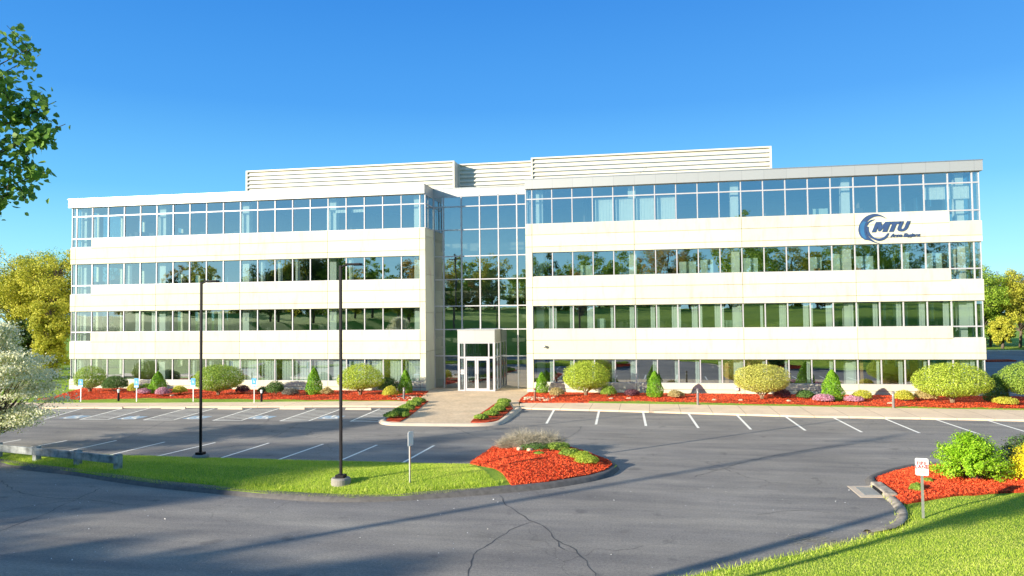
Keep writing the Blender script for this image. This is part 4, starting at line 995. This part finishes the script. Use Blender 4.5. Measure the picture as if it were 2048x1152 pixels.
SH = [
('dome',-44.44,52.85,2.3,1.95,'lf_domeg','green domed shrub tree behind the white flowering tree at the far left of the bed',G1),
('ball',-42.30,53.02,1.77,1.20,'lf_dark','large dark green shrub just left of the leftmost bollard light',G3),
('ball',-40.14,52.45,.75,.75,'lf_yellow','small yellow shrub behind the second blue sign',G3),
('ball',-39.55,53.21,.92,.64,'lf_domeg','small green shrub tucked behind the yellow one near the second blue sign',G3),
('ball',-38.53,51.48,.85,.47,'lf_pink','low faded pink azalea right of the second blue sign',G3),
('cone',-38.14,52.61,1.42,1.66,None,'leftmost green conical shrub in the left bed',G2),
('ball',-36.32,50.62,1.05,.64,'lf_pink','pinkish purple azalea at the foot of the leftmost conical shrub',G3),
('ball',-35.65,51.73,1.08,.66,'lf_yellow','yellow green low shrub just right of the leftmost conical shrub and azalea',G3),
('dome',-32.31,51.66,3.45,2.25,'lf_domeg','green domed tree behind the farther lamp post',G1),
('ball',-30.97,52.85,.89,.58,'lf_purple','dark purple shrub just right of the green domed tree by the farther lamp post',G3),
('ball',-29.41,52.98,.73,.5,'lf_dark','small dark green shrub behind the second bollard light',G3),
('ball',-27.83,52.05,1.17,.94,'lf_dark','round green ball shrub right of the second bollard light',G3),
('ball',-26.49,51.82,1.13,.49,'lf_grey','low dark grey shrub between the green ball shrub and the tall cone',G3),
('cone',-24.99,52.65,1.3,2.0,None,'tall green conical shrub left of the nearer lamp post',G2),
('ball',-23.79,52.40,.86,.53,'lf_tan','low tan shrub between the tall cone and the nearer lamp post',G3),
('dome',-21.26,52.62,3.05,2.20,'lf_dome','yellow green domed tree just right of the nearer lamp post',G1),
('ball',-19.66,54.17,1.38,1.10,'lf_dark','dark green round shrub behind the yellow ball near the entrance',G3),
('ball',-18.43,51.20,1.12,.76,'lf_yellow','bright yellow ball shrub left of the entrance',G3),
('cone',-18.18,53.93,1.12,1.76,None,'conical shrub immediately left of the entrance recess',G2),
('cone',-7.92,55.2,1.04,1.54,None,'smallest conical shrub immediately right of the entrance recess',G2),
('ball',-6.43,52.59,.96,.64,'lf_tan','olive ball shrub between the small cone and the domed tree right of the entrance',G3),
('dome',-4.50,53.74,3.2,2.42,'lf_dome','yellow green domed tree right of the entrance, first on that side',G1),
('ball',-2.86,53.23,1.07,.71,'lf_domeg','olive green ball shrub at right foot of the first domed tree past the entrance',G3),
('ball',-1.25,53.37,.96,.50,'lf_purple','dark purple low shrub left of the second cone of the right bed',G3),
('cone',.39,53.20,1.25,1.80,None,'green conical shrub between the purple and tan low shrubs in the right bed',G2),
('ball',1.81,52.70,1.07,.52,'lf_tan','low tan shrub right of the second cone of the right bed',G3),
('dome',7.51,52.61,3.4,2.33,'lf_domey','tan yellow domed tree in the middle of the right bed',G1),
('ball',8.96,53.34,.96,.58,'lf_purple','brownish purple shrub at the right foot of the tan domed tree',G3),
('ball',10.36,52.87,1.05,.56,'lf_dark','dark green clipped barrel shrub in the right bed',G3),
('ball',11.17,51.23,1.20,.52,'lf_pink','pink azalea between the dark barrel shrub and the large cone',G3),
('cone',11.90,52.14,1.5,2.0,None,'largest conical shrub, in the right bed between two pink azaleas',G2),
('ball',13.02,51.40,.97,.42,'lf_pink','pink azalea right of the largest conical shrub',G3),
('ball',13.85,52.61,1.09,.59,'lf_yellow','yellow green ball shrub left of the rightmost bollard light',G3),
('ball',16.30,51.99,1.10,.68,'lf_yellow','yellow shrub right of the rightmost bollard light',G3),
('ball',17.73,52.68,1.24,.69,'lf_tan','straw coloured shrub at the left foot of the largest domed tree',G3),
('dome',18.91,51.42,4.0,2.44,'lf_dome','largest yellow green domed tree, at the right corner of the building',G1),
('cone',21.94,52.6,1.5,1.75,'lf_dark','dark green rounded cone shrub at the far right beside the arched shrub',G2),
('ball',21.6,50.6,1.2,.5,'lf_yellow','low pale yellow shrub in front of the dark rounded cone at far right',G3),
('dome',23.9,52.3,3.6,2.49,'lf_domeg','green arched domed tree at the right edge of the picture',G1),
('cone',23.2,63.5,1.7,2.6,'lf_dark','dark green shrub behind the right corner of the building',G2),
]
for k, x, y, w, h, m_, lb, gp in SH: shrub(k, x, y, w, h, lb, m_, group=gp, leaf=.075 if k == 'ball' else None)
# big bright shrub and its neighbours on the right
def looseshrub(x, y, w, h, mat, label, leaf, n):
    zz = hz(x, y)+.03; e = empty('shrub', (x, y, zz), label, 'shrub'); q = np.random.default_rng(41); mb = MB(); P_, Nn = [], []
    for k in range(210):
        a = q.uniform(0, 2*math.pi); el = q.uniform(.02, 1)**.8*math.pi/2; r = q.uniform(.78, 1.08)
        d = np.array([math.cos(a)*math.cos(el), math.sin(a)*math.cos(el), math.sin(el)]); tip = d*np.array([w/2, w/2, h*.98])*r+np.array([0,0,.06])
        mb.tube([(q.normal(0,.1),q.normal(0,.1),-.05), tuple(tip*.5+np.array([0,0,.12*h])), tuple(tip)], [.014,.009,.003], 4, False)
        m = n//210; u = q.uniform(.45, 1.03, m)[:,None]; base = tip*u+np.array([0,0,.10*h])*(4*u*(1-u)); P_.append(base+q.normal(0,.055,(m,3))); Nn.append(np.tile(d, (m,1))+q.normal(0,.4,(m,3))+np.array([0,0,.5]))
    mb.build('stem', MT['bark'], e); arrmesh('foliage', leaves(np.concatenate(P_), np.concatenate(Nn), leaf, .45, .5, q, fine=True), 6, MT[mat], e); return e
def rshrub(x, y, w, h, mat, label, leaf, dens, aspect=.5, kindn='shrub'):
    return shrub('ball', x, y, w, h, label, mat, z=hz(x,y)+.03, leaf=leaf, dens=dens)
looseshrub(10.75, 27.9, 2.62, 1.5, 'lf_bright', 'large bright green leafy shrub behind the fire lane sign', .068, 30000)
looseshrub(12.55, 27.75, 1.5, 1.15, 'lf_gold', 'golden yellow shrub at the right edge of the picture', .06, 9000)
looseshrub(13.3, 29.6, 2.2, 1.3, 'lf_dark', 'dark grey green shrub between the large bright shrub and the golden one', .08, 7000)
shrub('ball', 8.35, 25.78, .42, .26, 'small round pale green plant in the red mulch behind the sign post', 'lf_domeg', z=.12, leaf=.05, dens=1.2)
shrub('ball', 9.1, 27.0, .28, .16, 'tiny olive sprout in the red mulch left of the large bright shrub', 'lf_domeg', z=.14, leaf=.05, dens=.8)

# island plants
def grasstuft(x, y, w, h, label, n=900):
    q = np.random.default_rng(int(abs(x*91))); zz = float(islz(np.array([x]), np.array([y]))[0])+.08
    e = empty('ornamental_grass', (x, y, zz), label, 'grass plant', 'dry grass clumps in the island bed')
    b = np.stack([q.normal(0,w*.13,n), q.normal(0,w*.13,n), np.zeros(n)], 1); d = unit(np.stack([q.normal(0,.75,n), q.normal(0,.75,n), q.uniform(.4,1,n)], 1)); l = q.uniform(.5,1,n)*h*1.1
    midp = b+d*l[:,None]*.6; tip = midp+unit(d+np.stack([q.normal(0,.5,n), q.normal(0,.5,n), -np.ones(n)*.5], 1))*l[:,None]*.45
    t = unit(np.cross(d, q.normal(0,1,(n,3))))*.006
    V = np.concatenate([np.stack([b-t,b+t,midp+t,midp-t],1), np.stack([midp-t,midp+t,tip+t*.3,tip-t*.3],1)])
    arrmesh('stalks', V, 4, MT['lf_dry'], e); return e
for x, y, w, h, lb in [(-5.95,31.0,.9,.55,'short clump of dry grey grass at the left end of the island bed'),(-5.35,31.1,1.2,.85,'tall dry grey grass clump, left of the two tallest in the island bed'),
                    (-4.75,31.0,1.2,.75,'middle dry grey grass clump in the island bed'),(-4.2,31.15,1.3,.8,'rightmost dry grey grass clump in the island bed'),(-5.1,30.6,.9,.5,'low dry grass clump in front of the tall ones in the island bed')]:
    grasstuft(x, y, w, h, lb, 1500)
def lowplant(x, y, w, h, mat, label, grp='low green plants in the island bed', zf=None, leaf=.05, dens=1.6):
    zz = float(islz(np.array([x]), np.array([y]))[0])+.06 if zf is None else zf
    return shrub('ball', x, y, w, h, label, mat, z=zz, leaf=leaf, dens=dens, group=grp)
lowplant(-4.6,30.2,1.1,.2,'lf_dark','dark green ground plant below the dry grass in the island bed')
lowplant(-3.75,30.35,1.0,.28,'lf_domeg','leafy green plant right of the dry grass in the island bed')
lowplant(-3.15,29.3,.8,.25,'lf_domeg','yellow green plant in the middle of the right half of the island bed')
lowplant(-2.6,28.8,.8,.27,'lf_dome','pale green plant near the right tip of the island bed, further back')
lowplant(-2.35,28.1,.8,.27,'lf_dome','pale green plant nearest the right tip of the island bed')
lowplant(-4.3,28.9,.35,.10,'lf_domeg','tiny green sprout in the centre of the island mulch')
for x, y, lb in [(-5.2,29.7,'small rock left of centre in the island bed'),(-4.75,29.5,'small rock right of centre in the island bed')]:
    mb = MB(); bm = bmesh.new(); bmesh.ops.create_icosphere(bm, subdivisions=2, radius=.11)
    for v in bm.verts: v.co *= 1+.25*math.sin(v.co.x*30+y)*math.cos(v.co.y*25); v.co.z *= .8
    me = bpy.data.meshes.new('rock'); bm.to_mesh(me); bm.free(); o = link('rock', me, MT['rock']); o.location = (x, y, .46); tag(o, lb, 'rock')

# planter strips beside the plaza
PSL = [(-15.75,49.4),(-14.95,46.0),(-14.9,41.2),(-14.6,39.9),(-13.7,39.7),(-13.9,42),(-15.0,49.4)]; PSR = [(-9.35,49.2),(-8.45,46.0),(-8.35,40.8),(-8.8,39.8),(-9.7,39.85),(-9.9,42),(-10.1,49.2)]
for P_, lb in ((PSL,'left'), (PSR,'right')):
    Q = RZ(P_, .13); sheet('mulch_bed', Q, lambda x, y: 0*x+.15, MT['mulch'], .5, skirt=.1)
def planter(pts, side):
    for i, (x, y, w, h) in enumerate(pts):
        shrub('ball', x, y, w, h, '', 'lf_domeg', z=.15, leaf=.09, dens=1.5)['label'] = labs[side][i]
labs = {'L': ['green ground shrub at the near end of the left planter strip','green ground shrub second from the near end of the left planter strip','green ground shrub in the middle of the left planter strip','green ground shrub fourth along the left planter strip','green ground shrub at the far end of the left planter strip','front inner green ground shrub of the left planter strip'],
        'R': ['green ground shrub at the near end of the right planter strip','green ground shrub second from the near end of the right planter strip','green ground shrub in the middle of the right planter strip','green ground shrub fourth along the right planter strip','green ground shrub at the far end of the right planter strip']}
k_ = .978
planter([(-14.6*k_,41.0*k_,.85,.34),(-14.7*k_,42.6*k_,.9,.34),(-14.85*k_,44.4*k_,.9,.34),(-15.1*k_,46.4*k_,.9,.33),(-15.35*k_,48.3*k_,.85,.30),(-14.0*k_,41.3*k_,.6,.26)], 'L')
planter([(-9.35*k_,40.9*k_,.7,.28),(-9.1*k_,42.4*k_,.8,.3),(-9.0*k_,44.2*k_,.85,.32),(-9.2*k_,46.3*k_,.85,.3),(-9.5*k_,48.4*k_,.85,.3)], 'R')
# stones at the bed ends
for side, x0, x1, y0, y1 in (('left',-18.0,-16.0,49.6,52.3), ('right',-8.6,-6.6,50.3,52.2)):
    mb = MB(); q = random.Random(5)
    for i in range(46):
        cx_, cy_, s = q.uniform(x0,x1), q.uniform(y0,y1), q.uniform(.07,.17); cx_ *= .98; cy_ *= .98
        n0 = 6; ring = [(cx_+s*math.cos(t*math.pi/3+i)*q.uniform(.8,1.2), cy_+s*.8*math.sin(t*math.pi/3+i)) for t in range(n0)]
        mb.add([(a, b, .10) for a, b in ring]+[(cx_+(a-cx_)*.6, cy_+(b-cy_)*.6,   .12+s*.5) for a, b in ring], [tuple(range(n0,2*n0))]+[(t,(t+1)%n0,(t+1)%n0+n0,t+n0) for t in range(n0)])
    mb.build('field_stones', MT['rock'], None, 'stuff')
# pale stones before the right bed
rk = random.Random(9)
RK = [(-2.6,51.6),(-1.4,51.9),(4.3,51.5),(5.2,51.4),(6.0,51.5),(9.0,51.3),(9.9,51.5),(15.0,50.6),(-23.0,51.2),(-34.0,50.4),(-35.5,50.6),(-27.0,50.6)]
RKL = ['tan stone in the mulch before the olive ball shrub right of the entrance','tan stone before the dark purple shrub right of the entrance','leftmost tan stone of three before the tan domed tree','middle tan stone of three before the tan domed tree','rightmost tan stone of three left of the tan domed tree stem',
 'tan stone before the brownish purple shrub of the right bed','tan stone before the dark clipped barrel shrub','tan stone beside the rightmost bollard light','tan stone before the low tan shrub by the nearer lamp post','tan stone before the yellow shrub in the left bed','tan stone before the azalea by the leftmost cone','tan stone between the fourth blue sign and the grey shrub']
for i, (x, y) in enumerate(RK):
    if i in (3, 6, 8, 9, 11): continue
    bm = bmesh.new(); bmesh.ops.create_icosphere(bm, subdivisions=2, radius=.17)
    for v in bm.verts: v.co *= 1+.2*math.sin(v.co.x*20+i)*math.cos(v.co.y*17+i*2); v.co.z *= .55
    me = bpy.data.meshes.new('rock'); bm.to_mesh(me); bm.free(); o = link('rock', me, MT['rock']); o.location = (x*.98, y*.98, .14); o.rotation_euler.z = i
    tag(o, RKL[i], 'rock', 'tan stones in the mulch')

# ------------------------------------------------------------ trees
def tree_mesh(h, cw, ch, lf, seed, n=6000, trunk_r=.16, clusters=42, flat=1.0, off=(0,0), rs=(.07,.16)):
    """crown of leaf clusters round limb ends; returns (trunk MB, leaf centres, normals)"""
    q = np.random.default_rng(seed); zc = h-ch/2; mb = MB()
    mb.tube([(0,0,-.3),(.02*h,0,h*.25),(.01*h,.02*h,h*.55),(0,0,h*.85)], [trunk_r*1.2,trunk_r,trunk_r*.7,trunk_r*.2], 8)
    Cs = []; rad_ = []
    for k in range(clusters):
        d = unit(q.normal(0,1,(1,3)))[0]; r = q.uniform(.30,.94); c = np.array([d[0]*cw/2*r+off[0], d[1]*cw/2*r+off[1], zc+d[2]*ch/2*r]); Cs.append(c); rad_.append(q.uniform(*rs)*cw)
        z0 = min(max(h*.2, c[2]-cw*.25), h*.75)
        mb.tube([(0.01*h,0,z0),(c[0]*.5,c[1]*.5,(z0+c[2])/2+.03*h),tuple(c)], [trunk_r*.32,trunk_r*.2,trunk_r*.05], 5, False)
    m = n//clusters; P_ = []; Nn = []
    for c, r in zip(Cs, rad_):
        d = unit(q.normal(0,1,(m,3))); rr_ = q.random(m)**.45*r; P_.append(c+d*rr_[:,None]*np.array([1,1,.75*flat])); Nn.append(d+np.array([0,0,.5]))
    return mb, np.concatenate(P_), np.concatenate(Nn)
def tree(x, y, z, h, cw, ch, mat, label, seed, n=6000, lf=.3, tr=.16, clusters=42, group=None, name='tree', bark='bark', flat=1.0, rs=(.07,.16)):
    e = empty(name, (x, y, z), label, 'tree', group)
    mb, P_, Nn = tree_mesh(h, cw, ch, lf, seed, n, tr, clusters, flat, rs=rs)
    mb.build('trunk', MT[bark], e, smooth=True)
    arrmesh('crown', leaves(P_, Nn, lf, .7, r=np.random.default_rng(seed+1)), 4, MT[mat], e); return e

# left background trees (beyond the left end of the building)
LT = [(-66,68,12.5,9,9,'lf_t1','tall yellow green spring tree at the left edge, behind the flowering tree'),
      (-60.5,67,12.2,8,9,'lf_t1','tall yellow green tree against the left corner of the building'),
      (-57,75,12.6,7,10,'lf_t3','orange tinged tree directly behind the left corner of the building'),
      (-72,78,13.5,10,10,'lf_t2','green tree standing furthest left in the background'),
      (-55.2,60.5,7.6,4.6,7,'lf_t1','slender bright yellow green tree close to the left end wall'),
      (-63,82,12,10,11,'lf_t4','dark tree filling the gap behind the yellow green trees on the left'),
      (-59,62,5.5,5,5,'lf_t4','low dark green tree at the foot of the left background trees'),
      (-66,60,6,6,6,'lf_t4','low dark tree behind the white flowering tree'),
      (-76,70,12,9,11,'lf_t4','dark tree just outside the left group of spring trees')]
for i, (x, y, h, cw, ch, m_, lb) in enumerate(LT): tree(x, y, -.1, h*1.13, cw*1.05, ch*1.12, m_, lb, 100+i, 20000, .20, .2, 120, 'trees beyond the left end')
# right background trees
RT = [(51,127,11.5,9,10,'lf_t2','green tree directly right of the building corner, beyond the back lot'),
      (57,128,11,9,10,'lf_t1','yellow green tree at the far right beyond the back lot'),
      (63,132,12,10,11,'lf_t3','orange tinged tree at the far right beyond the back lot'),
      (48,140,13,10,12,'lf_t4','dark tree behind the first trees right of the building'),
      (60,142,13,11,12,'lf_t4','dark tree rising behind the far right trees'),
      (54,131,7,7,7,'lf_t4','low dark understorey tree below the far right crowns'),(47,126,6,5,6,'lf_t4','low dark understorey tree right of the building corner'),
      (51.5,121,4.5,3.5,4,'lf_t1','small rounded yellow green tree on the strip beyond the back lot'),
      (56.5,120,4,4.5,3.8,'lf_t4','low dark bush tree at the end of the back lot'),
      (68,125,12,9,11,'lf_t2','green tree just past the right edge of the picture'),
      (45,132,12.5,9,11,'lf_t1','yellow green tree half hidden by the building corner')]
for i, (x, y, h, cw, ch, m_, lb) in enumerate(RT): tree(x, y, -.1, h*1.16, cw*1.05, ch*1.12, m_, lb, 200+i, 15000, .26, .2, 110, 'trees beyond the right end')
MB().prism([(33,112),(47,118),(64,116.5),(64,119),(47,122),(33,116)], -.02, .12).build('verge', MT['grass'], None, 'structure')
MB().prism([(33,110.6),(47,116.2),(64,114.8),(64,116.4),(47,117.9),(33,111.9)], -.02, .10).build('sidewalk', MT['walk'], None, 'structure')
for P_ in ([(37.5,92),(41,93),(41,95),(37,94)], [(46,101),(56,101),(56,103),(47,103)]): MB().prism(P_, 0, .15).build('mulch_bed', MT['mulch'], None, 'structure')

# dogwood in flower on the left
e = empty('flowering_tree', (-28.3, 27.9, .1), 'white flowering dogwood tree at the left edge behind the guardrail', 'tree')
q = np.random.default_rng(33); mb = MB(); P_ = []; Nn = []
mb.tube([(0,0,-.2),(.05,.02,.5),(.0,.05,1.0)], [.13,.11,.10], 9)
tips = []
for k in range(120):
    t = (k+.5)/120; z = .95+t*4.6; prof = math.sin(min(1, .18+.95*t**.8)*math.pi)**.55; a = q.uniform(0, 2*math.pi); r = q.uniform(.25,1.0)*3.15*prof*(1-.55*max(0,t-.5))
    c = np.array([r*math.cos(a)-.1, r*math.sin(a), z]); tips.append(c)
    mb.tube([(0,.03,.8+z*.12),(c[0]*.45,c[1]*.45,z*.62+.15),(c[0]*.8,c[1]*.8,z*.93),tuple(c)], [.05,.03,.018,.006], 5, False)
    m = 430; d = q.normal(0, 1, (m,3))*np.array([.38,.38,.10]); P_.append(c+d); Nn.append(q.normal(0, .8, (m,3))+np.array([0,0,.6]))
P_ = np.concatenate(P_); Nn = np.concatenate(Nn)
mb.build('trunk', MT['bark'], e, smooth=True)
pick = q.random(len(P_)) < .60
arrmesh('blossom', leaves(P_[pick], Nn[pick], .10, .55, .85, q), 4, MT['lf_dog'], e)
arrmesh('crown', leaves(P_[~pick]-np.array([0,0,.04]), Nn[~pick], .075, .6, .6, q), 4, MT['lf_doggreen'], e)

# pear tree whose branches hang in at the upper left
PB = (-9.6, 6.0); pz = hz(*PB)
e = empty('pear_tree', (PB[0], PB[1], pz), 'dark green leafy tree whose branches reach in at the upper left', 'tree')
q = np.random.default_rng(11); mb = MB(); LP, LN = [], []
top = 11.2-pz
mb.tube([(0,0,-.3),(.05,0,1.5),(0,.1,3.5),(-.05,.1,top*.7),(0,0,top)], [.19,.16,.13,.08,.02], 10)
T_ = [(-6.50,6.86,8.85),(-6.85,6.75,8.95),(-6.7,6.85,8.65),(-6.28,6.93,8.25),(-6.18,6.95,8.0),(-6.42,6.93,7.9),(-6.35,6.93,7.5),(-6.6,6.9,7.6),(-6.65,6.88,7.3),(-6.65,6.9,8.3),(-6.9,6.8,7.8),(-6.95,6.85,8.5),(-6.95,6.8,8.8),(-6.9,6.8,7.35),(-7.0,6.7,8.1),(-7.2,6.7,9.0),(-7.3,6.8,7.6)]
sig = [.20,.20,.19,.12,.13,.17,.11,.16,.14,.17,.20,.22,.22,.18,.24,.3,.3]
tg = [(np.array(t)-np.array([PB[0],PB[1],pz]), s, 160) for t, s in zip(T_, sig)]
for k in range(95):
    d = unit(q.normal(0,1,(1,3)))[0]; r = q.uniform(.4,1); c = np.array([d[0]*2.5*r-.1, d[1]*2.7*r, 8.7-pz+d[2]*2.4*r])
    if c[0]+PB[0] > -7.1 and c[1]+PB[1] > 5.5: continue
    if .68*(c[0]+PB[0])-.73*(c[1]+PB[1]) < -11.0: continue
    tg.append((c, .36, 110))
for c, s, n in tg:
    z0 = max(1.8, min(c[2]-.5, c[2]*.62+.6)); a = np.array([0,.05,z0]); b = a*.4+c*.6+np.array([0,0,.12])
    mb.tube([tuple(a), tuple(a*.7+c*.3+np.array([0,0,.1])), tuple(b), tuple(c)], [.04,.028,.014,.004], 5, False)
    for j in range(6):
        t = q.uniform(.55,1); base = b*(1-t)+c*t; tip = base+q.normal(0,1,3)*s*.9; mb.tube([tuple(base), tuple(tip)], [.006,.002], 4, False)
        m = n//6; u = q.random(m)[:,None]; LP.append(base*(1-u)+tip*u+q.normal(0,s*.42,(m,3))); LN.append(q.normal(0,1,(m,3))+np.array([0,0,.4]))
mb.build('trunk', MT['bark'], e, smooth=True)
arrmesh('crown', leaves(np.concatenate(LP), np.concatenate(LN), .072, .4, .8, q, fine=True), 6, MT['lf_pear'], e)

# ------------------------------------------------------------ trees on the hill behind the viewer: they shade the drive and stand in the window reflections
SH_DIR = np.array([-math.sin(SUN_AZ), -math.cos(SUN_AZ)])     # where shadows go on plan
def caster(n_, reach, top, cw, ch, mat, seed, lb, n=5200, clusters=34, lf=.34):
    """a tree whose top shadow falls at cross-sun coordinate n_ and plan distance y=reach"""
    ln_ = (top-.1)/math.tan(SUN_EL); nx, ny = SH_DIR[1], -SH_DIR[0]        # unit across the sun
    a = (reach-ny*n_)/SH_DIR[1]; tx, ty = nx*n_+SH_DIR[0]*a, reach
    x, y = tx-SH_DIR[0]*ln_, ty-SH_DIR[1]*ln_; z = hz(x, y)
    tree(x, y, z, top-z, cw, min(ch, top-z-1), mat, lb, seed, n, lf, .2, clusters, 'trees on the hill facing the building', rs=(.17,.29))
CS = [(-28.2,35,19,6,16,'lf_t2'),(-31,36,19,6.5,16,'lf_t4'),(-34,33,18,6,15,'lf_t1'),(-36.8,28,15,5,13,'lf_t4'),(-39.8,22,13,4,11,'lf_t4'),
      (-24.0,16.9,13,4,12,'lf_t1'),(-22.2,17.6,13,4.2,12,'lf_t4'),(-20.6,17.6,13,4.2,12,'lf_t2'),(-19.0,17.5,12.6,4.2,11,'lf_t1'),(-17.4,17.3,12.5,4.2,11,'lf_t2'),(-16.0,16.9,12.3,4,11,'lf_t4')]
CL = ['broad green','broad dark','broad yellow green','shorter dark','lowest dark','slim yellow green','slim dark','slim green','slim bright','slim pale','slim darkest']
for i, (n_, rch, top_, cw, ch, m_) in enumerate(CS):
    sparse = cw < 3.5
    caster(n_, rch, top_, cw, ch, m_, 300+i, CL[i]+' tree on the hill behind the viewer, number %s counted from the nearest' % ['one','two','three','four','five','six','seven','eight','nine','ten','eleven','twelve','thirteen'][i], 13000 if not sparse else 900, 80 if not sparse else 30)
# the wood on the crest behind the viewer, seen only as one mass in the window reflections
q = np.random.default_rng(77); WP = []; WN = []; tb = MB(); base_t = []
for i in range(4):
    mb_, P_, Nn = tree_mesh(13+i, 9.5, 12.5+i, .36, 400+i, 4200, .2, 60); base_t.append((P_, Nn))
for k in range(64):
    x = -120+k*4.4+q.uniform(-2,2); y = -58+q.uniform(-14,6); s_ = q.uniform(.75,1.15)*(1.2 if x > -5 else 1)
    if k % 9 == 4 and x > 14: y = q.uniform(-28,-14); s_ = 1.15
    P_, Nn = base_t[int(q.integers(0,4))]; a = q.uniform(0,6); ca, sa = math.cos(a), math.sin(a); Rm = np.array([[ca,-sa,0],[sa,ca,0],[0,0,1]])
    z = hz(x, y)-1.0; WP.append((P_@Rm.T)*s_+np.array([x,y,z])); WN.append(Nn@Rm.T); tb.tube([(x,y,z),(x,y,z+9*s_)], [.25,.1], 6)
for k in range(70):
    x = -125+k*4.1+q.uniform(-2,2); y = -50+q.uniform(-10,4); s_ = q.uniform(.45,.7); P_, Nn = base_t[int(q.integers(0,4))]; z = hz(x, y)-3.2*s_
    WP.append(P_*s_*np.array([1.3,1.3,1])+np.array([x,y,z])); WN.append(Nn)
WP = np.concatenate(WP); WN = np.concatenate(WN); tb.build('woodland_trunks', MT['bark'], None, 'stuff')
arrmesh('woodland', leaves(WP, WN, .42, .7, r=q), 4, [MT['lf_t2'], MT['lf_t4'], MT['lf_t1'], MT['lf_t3']], None, 'stuff', np.repeat(q.choice(4, 134, p=[.4,.2,.25,.15]), len(WP)//134))
# bare utility pole and a bare trunk out of the frame, both added for their long thin shadows
e = empty('utility_pole', (-31.5, -2.2, hz(-31.5,-2.2)), 'tall wooden utility pole left of the viewer, outside the frame', 'pole'); MB().tube([(0,0,-.5),(0,0,12.5)], [.17,.12], 12).build('pole', MT['bark'], e); MB().box(-1.1,1.1,-.06,.06,11.6,11.75).build('crossarm', MT['bark'], e)
e = empty('bare_trunk', (-14.3, 3.6, hz(-14.3,3.6)), 'bare tree trunk on the slope left of the viewer, outside the frame', 'tree'); MB().tube([(0,0,-.5),(.1,0,3),(0,.1,6.2)], [.24,.2,.12], 12).build('trunk', MT['bark'], e)
print('objects', len(bpy.data.objects))
